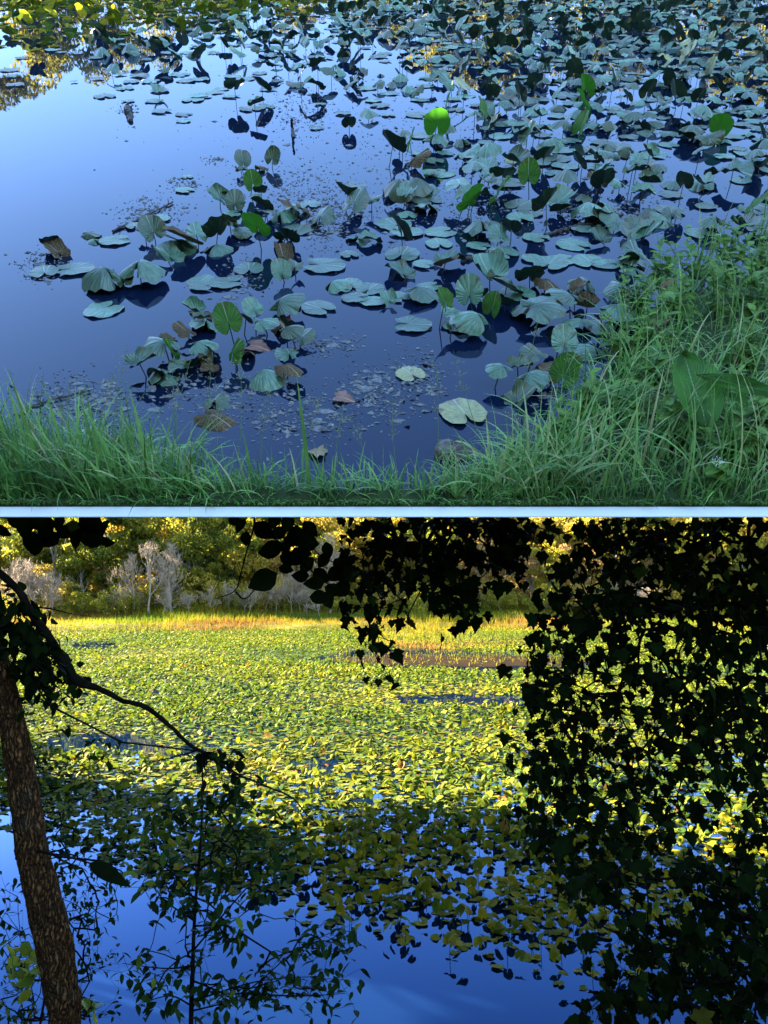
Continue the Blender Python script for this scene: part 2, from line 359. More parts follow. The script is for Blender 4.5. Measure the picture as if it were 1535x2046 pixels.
# ================================================================== SETTING: lower valley
def sstep(a, b, x): t = np.clip((x - a) / (b - a), 0, 1); return t * t * (3 - 2 * t)
MARSH_Y = 76.0
def terr(x, y):
    wob = 2.5 * np.sin(x * 0.09 + 1) + 1.4 * np.sin(x * 0.23)
    near = 2.4 * (1 - sstep(0.8, 5.5, y)) + 8 * sstep(3, 30, -y) + 25 * sstep(20, 160, -y)
    left = 1.2 * sstep(7.5, 11, -x) * (1 - sstep(15, 19, y)) + 0
    far = 0.35 * sstep(MARSH_Y - 3 + wob, MARSH_Y + 3 + wob, y) + 1.6 * sstep(84, 105, y) + 26 * sstep(105, 240, y) + 30 * sstep(240, 900, y)
    side = 12 * sstep(95, 260, np.abs(x)) * sstep(-20, 20, y)
    z = -0.55 + near + left * 1.4 + far * 1.0 + 0.0
    z = z + 0.75 * sstep(MARSH_Y - 3 + wob, MARSH_Y + 3 + wob, y) + side + 0.75 * sstep(80, 95, np.abs(x))
    return z + 0.12 * np.sin(x * 0.7) * np.sin(y * 0.6) * (z > 0.2)
def grid_axis(vals): return np.array(sorted(set(np.round(np.concatenate(vals), 3))))
gx = grid_axis([np.linspace(-900, 900, 41), np.linspace(-120, 120, 121), np.linspace(-16, 16, 65)])
gy = grid_axis([np.linspace(-500, 1200, 60), np.linspace(-40, 130, 150), np.linspace(-4, 22, 80)])
GX, GY = np.meshgrid(gx, gy); GZ = terr(GX, GY)
g = Geo(); nx, ny = len(gx), len(gy)
i = (np.arange(ny - 1)[:, None] * nx + np.arange(nx - 1)[None]).ravel()
g.add(np.stack([GX, GY, GZ], -1).reshape(-1, 3), np.stack([i, i + 1, i + nx + 1, i + nx], -1))
tag(g.build('ground', M['terrain']), kind='structure')
g = Geo(); g.add([[-98, 1.5, 0], [98, 1.5, 0], [98, 84, 0], [-98, 84, 0]], [[0, 1, 2, 3]])
tag(g.build('pond_water', M['water_low']), kind='structure')

# ---- the field of pond lilies on the lower pond (uncountable)
CH = [  # open water, in photo pixels
    [(700, 1300), (860, 1292), (940, 1302), (1060, 1304), (1200, 1312), (1200, 1336), (960, 1342), (800, 1336), (700, 1328), (600, 1318)],
    [(790, 1393), (900, 1388), (1060, 1390), (1100, 1400), (1060, 1412), (940, 1410), (800, 1406)],
    [(140, 1284), (230, 1280), (240, 1296), (150, 1300)],
    [(165, 1468), (250, 1464), (300, 1478), (330, 1492), (290, 1512), (230, 1506), (180, 1500), (120, 1508), (60, 1492), (100, 1474)],
    [(300, 1500), (380, 1490), (420, 1504), (340, 1515)], [(540, 1525), (620, 1515), (700, 1520), (640, 1540)], [(1020, 1520), (1060, 1500), (1090, 1520)],
    [(0, 1650), (130, 1660), (260, 1750), (480, 1790), (500, 1850), (700, 1850), (900, 1905), (1100, 1960), (1250, 2046), (0, 2046)]]
def px_of(P):
    d = P - EYE; dep = d[..., 1] * ca + d[..., 2] * sa; up = -d[..., 1] * sa + d[..., 2] * ca
    return CX + F * d[..., 0] / dep, CY - F * up / dep
def vnoise(x, y, seed=0):
    r = np.random.default_rng(seed); s = np.zeros_like(x)
    for k in range(7):
        a = r.random() * 6.28; f = 0.5 + r.random() * 1.6; s = s + np.sin((x * math.cos(a) + y * math.sin(a)) * f + r.random() * 6.28)
    return s / 3.0
low_protos = [pad_leaf(2, 9, fold=a, droop=b, roll=c, wave=w_, tip=d, seed=i) for i, (a, b, c, w_, d) in enumerate(
    [(0, .0, 0, .02, 0), (.35, .1, 0, .03, .1), (0, .25, 0, .04, -.2), (.1, .0, .9, .02, 0), (-.3, .1, 0, .04, 0), (.5, .1, 0, .02, -.3)])]
mid_protos = [pad_leaf(3, 16, fold=a, droop=b, roll=c, wave=w_, tip=d, seed=i) for i, (a, b, c, w_, d) in enumerate(
    [(0, .0, 0, .02, 0), (.35, .1, 0, .03, .1), (0, .25, 0, .04, -.2), (.1, .0, .9, .02, 0), (-.3, .1, 0, .04, 0), (.5, .1, 0, .02, -.3)])]
def lily_field():
    N = 480000
    y = np.sqrt(rng.uniform(7.5 ** 2, (MARSH_Y + 9) ** 2, N)); x = rng.uniform(-0.62, 0.62, N) * (y + 1)
    P = np.stack([x, y, np.zeros(N)], -1); px, py = px_of(P)
    keep = np.ones(N, bool)
    dens = 0.62 + 0.12 * vnoise(x * 1.1, y * 1.1, 3)
    dens *= np.where(y > 30, 0.6, 1.0)
    sh = py > 1640 + np.clip(px - 640, 0, 900) * 0.2                       # the nearer margin: sparser leaves
    dens = np.where(sh, 0.72 + 0.25 * vnoise(x * 1.6, y * 1.6, 5), dens)
    fade = np.interp(px, [0, 130, 260, 480, 700, 900, 1100, 1300, 1535], [1670, 1700, 1770, 1820, 1880, 1930, 1980, 2000, 2020])
    ed = fade - py
    dens = np.where(ed < 90, dens * np.clip(ed / 110, 0.0, 1) ** 0.7, dens)
    tongue = inpoly_v(px, py, [(700, 1262), (860, 1256), (1010, 1262), (1060, 1275), (1060, 1290), (960, 1298), (800, 1294), (720, 1280)])
    dens = np.where(tongue, 0.06, dens)
    keep &= rng.random(N) < dens
    for c in CH[:7]: keep &= ~(inpoly_v(px, py, c) & (rng.random(N) < 0.96))
    keep &= py < fade
    x, y, px, py, sh = x[keep], y[keep], px[keep], py[keep], sh[keep]; n = len(x)
    up = rng.random(n) < 0.30 + 0.25 * vnoise(x * .5, y * .5, 12)
    tilt = np.where(up, rng.uniform(0.1, 1.15, n), rng.normal(0, 0.06, n))
    yaw = rng.uniform(0, 6.28, n); z = np.where(up, rng.uniform(0.04, 0.20, n), rng.uniform(0.008, 0.02, n))
    sc = rng.uniform(0.11, 0.20, n) * np.interp(y, [8, 12.5], [.72, 1]) * np.where(y > 30, 1.2, 1.0)
    c = np.clip(0.55 + 0.2 * vnoise(x * .35, y * .35, 8) + rng.normal(0, 0.20, n), 0, 0.93)
    c[rng.random(n) < 0.02] = 1.0
    Rm = rotm(yaw, tilt, rng.normal(0, 0.2, n)); T = np.stack([x, y, z], -1)
    k = rng.integers(0, 6, n); k = np.where(up, np.where(k == 0, 1, k), np.where(k > 0, 0, 0))
    g = Geo()
    for a in range(6):
        for lo_, pr in ((True, low_protos), (False, mid_protos)):
            s = (k == a) & ((y > 22) == lo_); scatter(g, pr[a], Rm[s], T[s], sc[s], c[s])
    nn = (y < 20) & up                                                   # stalks of the nearer raised leaves
    for q in np.where(nn)[0][::2]:
        tube(g, [[x[q], y[q], -0.05], [x[q] + .01, y[q], z[q]]], 0.004, 3, 0.1, False)
    print('lower lilies', n)
    return g.build('pond_lilies', M['pads_sun'])
def inpoly_v(px, py, poly):
    c = np.zeros(len(px), bool); n = len(poly); j = n - 1
    for i in range(n):
        xi, yi = poly[i]; xj, yj = poly[j]
        if yi != yj: c ^= ((yi > py) != (yj > py)) & (px < (xj - xi) * (py - yi) / (yj - yi) + xi)
        j = i
    return c
tag(lily_field(), 'dense mat of yellow-green pond lilies covering the lower pond, dark where shaded', 'pond lilies', kind='stuff')

def tree_reflection():  # brown sheet painted in place of trees mirrored in the channel
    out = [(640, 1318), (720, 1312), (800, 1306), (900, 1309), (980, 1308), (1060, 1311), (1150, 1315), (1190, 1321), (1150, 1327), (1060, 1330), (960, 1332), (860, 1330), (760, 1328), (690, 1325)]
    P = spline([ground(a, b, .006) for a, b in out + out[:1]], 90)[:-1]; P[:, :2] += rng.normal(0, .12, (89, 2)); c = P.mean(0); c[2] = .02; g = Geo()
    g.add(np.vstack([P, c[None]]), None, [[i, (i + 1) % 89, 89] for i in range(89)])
    return g.build('tree_reflection_sheet', M['brown_reflection'])
M['brown_reflection'] = simple('painted_tree_reflection', (0.006, 0.003, 0.001), (0.022, 0.011, 0.003), 0.8, 0.9, 0.3, 0.03, 0.02)
tag(tree_reflection(), kind='structure')
# ---- grass blades helper
def blades(g, root, hgt, wid, lean, yaw, c, seg=4, curl=1.0):
    n = len(root); s = np.linspace(0, 1, seg + 1)
    d = np.stack([np.cos(yaw), np.sin(yaw), np.zeros(n)], -1); sd = np.stack([-np.sin(yaw), np.cos(yaw), np.zeros(n)], -1)
    a = lean[:, None] * (0.25 + curl * s[None] ** 1.5)                     # angle from upright grows along the blade
    ds = hgt[:, None] / seg
    hx = np.cumsum(np.sin(a) * ds, 1) - np.sin(a[:, :1]) * ds; hz = np.cumsum(np.cos(a) * ds, 1) - np.cos(a[:, :1]) * ds
    C = root[:, None] + d[:, None] * hx[..., None] + np.array([0, 0, 1.0]) * hz[..., None]
    w = wid[:, None] * np.clip(1.02 - s[None] ** 2.2, 0.03, 1) * np.clip(0.5 + s[None] * 3, 0, 1)
    tw = sd[:, None] * w[..., None]
    V = np.stack([C - tw, C + tw], 2).reshape(n, -1, 3); m = 2 * (seg + 1)
    q = np.array([[2 * i, 2 * i + 1, 2 * i + 3, 2 * i + 2] for i in range(seg)])
    Q = (q[None] + (np.arange(n) * m)[:, None, None]).reshape(-1, 4)
    uv = np.tile(np.stack([np.tile([-.5, .5], seg + 1), np.repeat(s, 2)], -1), (n, 1))
    g.add(V.reshape(-1, 3), Q, None, uv, np.repeat(c, m))
def marsh():
    n = 70000; g = Geo()
    y = rng.uniform(MARSH_Y - 3, 100, n); x = rng.uniform(-0.6, 0.6, n) * y
    z = terr(x, y); k = z > -0.5; x, y, z = x[k], y[k], z[k]
    # grassy tongue in front
    m = 7000; px = rng.uniform(690, 1075, m); py = rng.uniform(1254, 1300, m)
    kk = inpoly_v(px, py, [(690, 1262), (860, 1254), (1010, 1258), (1075, 1272), (1060, 1292), (960, 1300), (800, 1296), (720, 1282)])
    P = np.array([ground(a, b) for a, b in zip(px[kk], py[kk])])
    x = np.concatenate([x, P[:, 0]]); y = np.concatenate([y, P[:, 1]]); z = np.concatenate([z, P[:, 2]]); n = len(x)
    Tp = np.array([ground(a, b) for a, b in zip(rng.uniform(650, 1180, 900), rng.normal(1312, 9, 900))])
    x = np.concatenate([x, Tp[:, 0]]); y = np.concatenate([y, Tp[:, 1]]); z = np.concatenate([z, Tp[:, 2]]); n = len(x)
    h = rng.uniform(0.25, 0.8, n) * (1 + 0.5 * vnoise(x * .15, y * .15, 4)); h[-len(P) - 900:] *= 0.75; h[-900:] *= .5
    c = np.clip(0.50 + 0.42 * vnoise(x * .2, y * .28, 9) + rng.normal(0, .12, n), 0, 1)
    blades(g, np.stack([x, y, z - .03], -1), h, rng.uniform(.014, .034, n), rng.uniform(0, 1.3, n), rng.uniform(0, 6.28, n), c, 2)
    return g.build('marsh_grass', M['marsh'])
tag(marsh(), 'sunlit yellow-green marsh grass along the far shore of the lower pond', 'marsh grass', kind='stuff')

# ================================================================== far trees
def leaf_quads(g, P, size, C, r):
    n = len(P); yaw = r.uniform(0, 6.28, n); tl = r.uniform(0, 3.14, n)
    Rm = rotm(yaw, tl, r.uniform(0, 6.28, n))
    V = np.array([[-.32, 0, 0], [0, -.55, .06], [.32, 0, 0], [0, .55, .06]])
    scatter(g, (V, np.array([[0, 1, 2, 3]]), E3, np.array([[-.3, 0], [0, -.5], [.3, 0], [0, .5]])), Rm, P, size, C)
def limb_tree(g, base, H, r0, rr, levels=4, spread=0.55, n0=5, seg=4, up=0.25, minr=0.01):
    """recursive branching skeleton; returns branch tips"""
    tips = []
    def grow(p, d, L, rad, lev):
        pts = [p]; dd = d.copy()
        for i in range(seg):
            dd = dd + rr.normal(0, 0.13, 3) + np.array([0, 0, up * 0.12]); dd /= np.linalg.norm(dd); pts.append(pts[-1] + dd * L / seg)
        tube(g, pts, np.linspace(rad, rad * 0.55, len(pts)), 5 if lev < 2 else 3, 0.5, False)
        if lev >= levels: tips.append(pts[-1]); return
        for k in range(n0 if lev == 0 else 3 + (rr.random() < .4)):
            f = rr.uniform(0.45, 1.0); q = pts[min(seg, int(f * seg))]
            nd = dd + rr.normal(0, spread, 3) + np.array([0, 0, up]); nd /= np.linalg.norm(nd)
            grow(q, nd, L * rr.uniform(0.5, 0.75), max(minr, rad * 0.5), lev + 1)
    grow(np.array(base, float), np.array([rr.normal(0, .06), rr.normal(0, .06), 1.0]), H * 0.38, r0, 0)
    return tips
def crown_mesh(seed, H, Wd, n, size, base=0.25, clumps=26, cmean=0.5):
    r = np.random.default_rng(seed); g = Geo()
    c = r.normal(0, 1, (clumps, 3)); c /= np.linalg.norm(c, axis=1)[:, None]; c *= r.uniform(0.35, 1.0, (clumps, 1)) ** 0.6
    c = c * np.array([Wd / 2, Wd / 2, H * (1 - base) / 2]) + np.array([0, 0, H * (1 + base) / 2])
    s = r.uniform(0.16, 0.34, clumps) * Wd * 0.62; tone = np.clip(r.normal(cmean, 0.22, clumps), 0, 1)
    k = r.integers(0, clumps, n); d = r.normal(0, 1, (n, 3)); d /= np.linalg.norm(d, axis=1)[:, None]
    P = c[k] + d * (s[k] * r.uniform(0.5, 1.05, n) ** 0.5)[:, None] * np.array([1, 1, 0.7])
    leaf_quads(g, P, r.uniform(0.7, 1.3, n) * size, np.clip(tone[k] + r.normal(0, .14, n), 0, 1), r)
    return g
def tree_protos(kind, matn, H, Wd, n, size, seeds, base=0.2, cm=0.5):
    out = []
    for sd in seeds:
        r = np.random.default_rng(sd); root = empty(kind, (0, 0, 0))
        gt = Geo(); limb_tree(gt, (0, 0, -0.2), H, H * 0.014, r, 2, 0.5, 5, up=0.35)
        gt.build('trunk', M['far_bark'], root)
        crown_mesh(sd, H, Wd, n, size, base, cmean=cm).build('crown', M[matn], root)
        out.append(root)
    return out
USED = {}
def place_tree(protos, loc, sc, rz, label, cat, group):
    key = id(protos); i = USED.get(key, 0); USED[key] = i + 1
    src = protos[i % len(protos)]
    if i < len(protos): o = src
    else:
        o = src.copy(); COL.objects.link(o)
        for ch in src.children:
            c = ch.copy(); COL.objects.link(c); c.parent = o
    o.matrix_world = Matrix.LocRotScale(Vector(loc), Matrix.Rotation(rz, 3, 'Z').to_quaternion(), Vector((sc[0], sc[0], sc[1])))
    tag(o, label, cat, group); return o
green = tree_protos('broadleaf_tree', 'far_green', 12, 8, 8500, 0.34, [11, 12, 13], 0.0)
olive = tree_protos('broadleaf_tree', 'far_olive', 12, 8.5, 8000, 0.30, [21, 22, 23], 0.0)
brown = tree_protos('broadleaf_tree', 'far_brown', 10, 6, 4200, 0.26, [31, 32], 0.0)
yellow = tree_protos('broadleaf_tree', 'far_yellow', 8, 5, 3400, 0.28, [41], 0.15, 0.6)
bush_g = tree_protos('bush', 'far_green', 3.0, 4.6, 2200, 0.20, [51, 52], 0.0, 0.85)
bush_o = tree_protos('bush', 'far_olive', 3.0, 4.6, 2200, 0.18, [61, 62], 0.0, 0.6)
def bare_protos(kind, H, seeds, levels, spread, n0, r0):
    out = []
    for sd in seeds:
        r = np.random.default_rng(sd); root = empty(kind, (0, 0, 0)); g = Geo()
        tips = limb_tree(g, (0, 0, -0.2), H, r0, r, levels, spread, n0, 4, 0.35, 0.012)
        g.build('branches', M['bare'], root); out.append(root)
    return out
bare = bare_protos('bare_tree', 12, [71, 72], 5, 0.42, 6, 0.13)
bare_s = bare_protos('bare_shrub', 5.6, [81, 82, 83], 4, 0.62, 10, 0.045)
ZONE = ['far left', 'left', 'centre left', 'centre', 'centre right', 'right', 'far right']
def zone(px): return ZONE[int(np.clip(px / 1535 * 7, 0, 6))]
ORD = ['first', 'second', 'third', 'fourth', 'fifth', 'sixth', 'seventh', 'eighth', 'ninth', 'tenth', 'eleventh', 'twelfth', 'thirteenth', 'fourteenth', 'fifteenth', 'sixteenth', 'seventeenth', 'eighteenth', 'nineteenth', 'twentieth', 'twenty-first', 'twenty-second', 'twenty-third', 'twenty-fourth']
def row(protos, lst, D, sc, desc, cat, group):
    lst = sorted(lst, key=lambda t: t[0])
    for i, it in enumerate(lst):
        px = it[0]; d = D + (it[2] if len(it) > 2 else rng.uniform(-2, 2)); s = (it[1] if len(it) > 1 else 1.0) * sc
        x = (px - CX) / F * d; o_ = ORD[i] if i < 24 else 'twenty-fifth' if i == 24 else 'last'
        label = f"{desc}, {o_} from left" if len(lst) > 1 else desc
        place_tree(protos, (x, d, float(terr(np.array(x), np.array(d))) - 0.1), (s, s * rng.uniform(.92, 1.1)), rng.uniform(0, 6.28), label, cat, group)
row(green, [(-60, 1.3), (170, .78, -6), (110, 1.35), (215, 1.25, -3), (330, 1.4), (400, 1.05, -4), (470, 1.15, -2), (590, 1.3), (860, 1.2), (1250, 1.3), (1420, 1.2), (1620, 1.3)], 104, 1.0,
    'dark green tree behind the far shore bushes', 'tree', 'dark green trees on the far shore')
row(olive, [(20, 1.3), (290, 1.3), (520, 1.0, -6), (640, 1.2), (700, 1.0, -5), (770, 1.25), (940, 1.2), (1030, 1.25), (1130, 1.3), (1190, 1.1, -6), (1340, 1.3), (1500, 1.25), (1580, 1.2)], 108, 1.0,
    'olive autumn tree behind the far marsh', 'tree', 'olive trees on the far shore')
row(brown, [(560, .75), (830, .85), (960, .95), (1010, .9), (1060, .8), (1160, .9), (1290, .95), (1400, .8)], 98, 1.0,
    'thin russet tree beside the far marsh', 'tree', 'russet trees on the far shore')
row(yellow, [(1104, 1.1, 0), (1385, 1.25, -1), (1480, 1.3, 3)], 97, 1.0, 'bright yellow tree on the far shore', 'tree', 'yellow trees on the far shore')
row(green, [(x + rng.uniform(-20, 20), rng.uniform(1.4, 2.0)) for x in range(-150, 1700, 80)], 124, 1.0,
    'tall green tree deep in the far wood', 'tree', 'back row of the far wood')
row(green, [(x + rng.uniform(-25, 25), rng.uniform(2.0, 2.5)) for x in range(-120, 1700, 120)], 146, 1.0,
    'very tall green tree on the hillside behind', 'tree', 'hillside trees behind the far wood')
row(bush_g, [(x + rng.uniform(-18, 18), rng.uniform(.8, 1.15)) for x in (60, 180, 250, 330, 470, 590, 690, 850, 930, 1010, 1090, 1230)], 93, 1.0,
    'low green bush between marsh and far wood', 'bush', 'green bushes on the far shore')
row(bush_o, [(x + rng.uniform(-18, 18), rng.uniform(.8, 1.15)) for x in (-20, 120, 280, 390, 440, 530, 640, 760, 890, 980, 1150, 1320, 1450, 1540)], 95.5, 1.15,
    'olive yellow bush before the far wood', 'bush', 'olive bushes on the far shore')
row(bush_o, [(x + rng.uniform(-25, 25), rng.uniform(1.5, 2.3)) for x in range(-60, 1620, 72)], 112, 1.0,
    'tall olive thicket bush among the far trees', 'bush', 'thicket among the far trees')
row(bare, [(300, 1.1, -6), (345, .95, -5), (270, .9, -5), (660, 1.1, -4), (610, .8, -3), (30, .8, -4), (690, .9, -5)], 97, 1.0, 'tall pale leafless tree before the far wood', 'tree', 'tall bare trees on the far shore')
row(bare_s, [(45, 1.7), (75, 1.8), (20, 1.6), (110, 1.5), (95, 1.1), (225, .9), (420, .8), (490, .9), (500, 1.0), (555, 1.0), (585, 1.15), (615, 1.05), (640, .9), (330, .85), (380, .9), (255, 1.0), (280, .9, 2), (460, 1.0, 3), (60, 1.6, 2), (350, 1.2, 3), (530, 1.2, 3), (600, 1.4, 3), (1290, 1.1), (1240, 1.2)], 90.5, 1.0,
    'low bleached leafless shrub at the marsh edge', 'shrub', 'bleached bare shrubs on the far shore')
# unseen trees added on both banks to shade the near water and dim skylight
shade = tree_protos('broadleaf_tree', 'far_green', 14, 6.0, 14000, 0.42, [91, 92], 0.0, 0.3)
for i, (x, y, s) in enumerate([(-11.4, 16.2, .85), (-11.0, 13.2, .9), (-11.2, 10.0, .95), (-11.0, 6.5, 1.05), (-11.3, 2.5, 1.1), (-14.5, 15.5, .8), (-15, 12, .95), (-15, 8, 1.1), (-15, 4, 1.1), (-15, 0, 1.15), (-11, -2, 1.1), (-8.5, -6, 1.1),
                                 (-12.9, 19.2, .9), (-17.5, 22, .9), (-19.5, 13.5, 1.0), (-20, 9, 1.1), (11.5, 13, .8), (11.5, 9, .9), (11.2, 5, 1.0), (10.5, .5, 1.1), (15, 15, .9)]):
    place_tree(shade, (x, y, float(terr(np.array(x), np.array(y))) - .1), (s, s), i * 1.3,
               f'tall unseen tree added for shade by the lower pond, {ORD[i]} of its stand', 'tree', 'unseen trees added for shade')

# ================================================================== UPPER POND on its terrace
XL, XR = -7.2, 7.2
Y0, YK, Y1 = 2.2 / math.tan(PS - math.atan((CY - 1033.5) / F)), 2.2 / math.tan(PS - math.atan((CY - 1014) / F)), 29.0
def slabw(Y): return max(7.2, 0.54 * Y + 0.8)
g = Geo()
prof = [(YK + 0.01, -0.012), (Y0 + 0.25, -0.16), (Y0 + 0.7, -0.42), (Y1, -0.42), (Y1, 0.0), (Y1 - 1.2, 0.012), (Y1 - 2.2, -0.1), (YK + 0.9, -0.10), (YK + 0.01, -0.012)]
VL, VR = [[-slabw(a), a, b] for a, b in prof], [[slabw(a), a, b] for a, b in prof]
n = len(prof); g.add(VL + VR, [[k, k + 1, n + k + 1, n + k] for k in range(n - 1)])
for s_, o_ in ((-1, 0), (1, 1)):
    V = [[s_ * slabw(a), a, b] for a, b in prof[:-1]]; c = [[s_ * slabw(12), 12, -.25]]
    g.add(V + c, None, [[k, (k + 1) % (n - 1), n - 1][::s_] for k in range(n - 1)])
tag(g.build('terrace_bank', M['soil'], M=MS, smooth=False), kind='structure')
g = Geo(); g.add([[-7.2, YK, 0], [7.2, YK, 0], [slabw(Y1), Y1 - 1.4, 0], [-slabw(Y1), Y1 - 1.4, 0]], [[0, 1, 2, 3]])
tag(g.build('terrace_pond_water', M['water_up'], M=MS), kind='structure')
g = Geo()
V = [(Y0, 0.004), (YK, 0.004), (YK + 0.012, -0.03), (YK, -0.05), (Y0, 0.0)]
g.add([[-7.2, a, b] for a, b in V] + [[7.2, a, b] for a, b in V], [[k, (k + 1) % 5, 5 + (k + 1) % 5, 5 + k] for k in range(5)])
tag(g.build('divider_strip', M['divider_strip'], M=MS, smooth=False), kind='structure')  # white strip added to part the upper view from the lower
# grassy bank of the upper pond
BANK = [(-300, 895), (0, 905), (200, 935), (330, 965), (600, 990), (850, 988), (1000, 950), (1110, 905), (1180, 800), (1215, 700), (1260, 640), (1330, 575), (1420, 535), (1535, 505), (1800, 480), (2400, 470)]
bx_, by_ = zip(*BANK)
g = Geo(); top = [slab(x, y) for x, y in BANK]
lo_ = [[p[0], YK + .004, .003] for p in top]; lo_[0][0] = -3.2; lo_[-1][0] = 6.5; top[0][0] = -3.2
mid = [(np.array(a) * .35 + np.array(b) * .65) + np.array([0, 0, .05]) for a, b in zip(lo_, top)]
top = [np.array(t) + np.array([0, .02, -.02]) for t in top]
n = len(BANK); g.add(lo_ + mid + top, [[k, k + 1, n + k + 1, n + k] for k in range(n - 1)] + [[n + k, n + k + 1, 2 * n + k + 1, 2 * n + k] for k in range(n - 1)])
tag(g.build('mud_bank', M['soil'], M=MS), kind='structure')

def bank_points(n, xr=(-350, 2300), edge=6):
    out = []
    while len(out) < n:
        px = rng.uniform(*xr); y0 = np.interp(px, bx_, by_) - edge; py = 1013 - (1013 - y0) * rng.random() ** 0.9
        p = slab(px, py); out.append([p[0], max(p[1], YK + .015), 0.0, px, py])
    return np.array(out)
def bank_grass():
    g = Geo()
    P = bank_points(9800); P[:, 1] = np.maximum(P[:, 1], YK + .05); right = P[:, 3] > 1050
    # thicker to the right, thin in the middle where the water shows through
    keep = rng.random(len(P)) < np.interp(P[:, 3], [-200, 250, 420, 600, 850, 1000, 1750], [.8, .75, .2, .09, .09, .45, 1]); P = P[keep]; right = right[keep]; n = len(P)
    h = rng.uniform(.2, .62, n) * np.interp(P[:, 3], [0, 300, 500, 900, 1100, 1535], [.8, .8, .55, .48, .85, 1.1])
    c = np.clip(rng.beta(2.4, 2.0, n) + 0.1 * vnoise(P[:, 0] * 3, P[:, 1] * 3, 2), 0, .96); c = np.clip(c + np.interp(P[:, 3], [900, 1200], [0, .15]), 0, .96); c[rng.random(n) < .04] = 1.0
    blades(g, P[:, :3] - np.array([0, 0, .01]), h, rng.uniform(.0025, .009, n) * (rng.random(n) * .5 + .5), rng.uniform(.1, 1.9, n), np.where(P[:, 1] < YK + .45, rng.uniform(-.25, 3.4, n), rng.uniform(0, 6.28, n)), c, 7, 1.4)
    m = 1500; Q_ = np.stack([rng.uniform(-2.6, 3.4, m), YK + rng.uniform(.012, .16, m), np.full(m, -.005)], -1)
    blades(g, Q_, rng.uniform(.05, .24, m), rng.uniform(.002, .005, m), rng.uniform(.2, 1.5, m), rng.uniform(0, 6.28, m), rng.uniform(.3, .95, m), 5, 1.3)
    m = 1500; Q_ = np.stack([rng.uniform(-2.2, 2.6, m), YK + rng.uniform(.004, .03, m), np.full(m, .008)], -1)
    blades(g, Q_, rng.uniform(.03, .075, m), rng.uniform(.002, .004, m), rng.uniform(.9, 1.5, m), rng.uniform(3.6, 5.8, m), rng.uniform(.4, .9, m), 4, .8)
    # thick sword-like blades at the left
    L = np.array([[*slab(x, y)[:2], 0] for x, y in [(75, 960), (95, 985), (150, 980), (205, 960), (215, 975), (60, 990), (40, 960), (250, 985), (310, 985), (620/1, 990)]]); m = len(L)
    blades(g, L, rng.uniform(.42, .62, m), rng.uniform(.007, .011, m), rng.uniform(.05, .5, m), rng.choice([2.0, 1.2, 2.8], m), rng.uniform(.6, .9, m), 8, 1.0)
    return g.build('bank_grass', M['grass'], M=MS)
tag(bank_grass(), 'long green grass blades arching over the near bank of the upper pond', 'grass', kind='stuff')
# seeding grass stalks
def seed_stalk(px, py, topx, topy, idx):
    a = slab(px, py); dep = a[1] * cp + HS * sp
    # top point at about the same distance
    u = (topx - CX) / F; v = (CY - topy) / F
    b = np.array([u, cp + v * sp, -sp + v * cp]) * (dep * 1.02) + np.array([0, 0, HS])
    root = empty('grass_stalk', a, MS)
    P = spline([np.zeros(3), (b - a) * .5 + np.array([rng.normal(0, .015), 0, .02]), b - a], 10)
    g = Geo(); tube(g, P, np.linspace(.0022, .0010, 10), 4, .7, False); g.build('stem', M['stem'], root)
    g = Geo()
    for k in range(26):
        f = rng.uniform(.62, 1.0); p = P[int(f * 9)]; d = np.array([rng.normal(0, .7), rng.normal(0, .7), rng.uniform(.2, 1)]); d /= np.linalg.norm(d)
        q = p + d * rng.uniform(.012, .045); tube(g, [p, q], .0005, 3, .5, False)
        tube(g, [q, q + d * .004, q + d * .011], [.0006, .0022, .0004], 4, .5, False)
    g.build('seed_head', M['seed'], root); return root
SK = [(350, 985, 385, 700), (395, 985, 425, 700), (430, 985, 430, 760), (470, 985, 480, 700), (330, 985, 345, 745), (520, 990, 540, 770), (215, 960, 255, 690), (190, 960, 232, 740), (560, 990, 640, 790), (660, 990, 690, 800),
      (990, 960, 905, 700), (880, 990, 870, 700), (800, 990, 785, 790), (1010, 950, 1075, 640), (1210, 700, 1255, 580), (1150, 900, 1120, 600), (1250, 660, 1240, 540), (740, 990, 700, 830), (130, 970, 120, 800), (1080, 930, 1010, 820)]
for i, (a, b, c, d) in enumerate(sorted(SK, key=lambda t: t[2])):
    side = 'left' if c < 512 else ('middle' if c < 800 else 'right')
    k = [q for q in sorted(SK, key=lambda t: t[2]) if ('left' if q[2] < 512 else ('middle' if q[2] < 800 else 'right')) == side].index((a, b, c, d))
    where = {'left': 'in front of the left lily clump', 'middle': 'before the open middle water', 'right': 'among the right bank weeds'}[side]
    tag(seed_stalk(a, b, c, d, i), f'thin pale seeding grass stalk {where}, {ORD[k]} from left there', 'grass stalk', 'seeding grass stalks on the near bank')

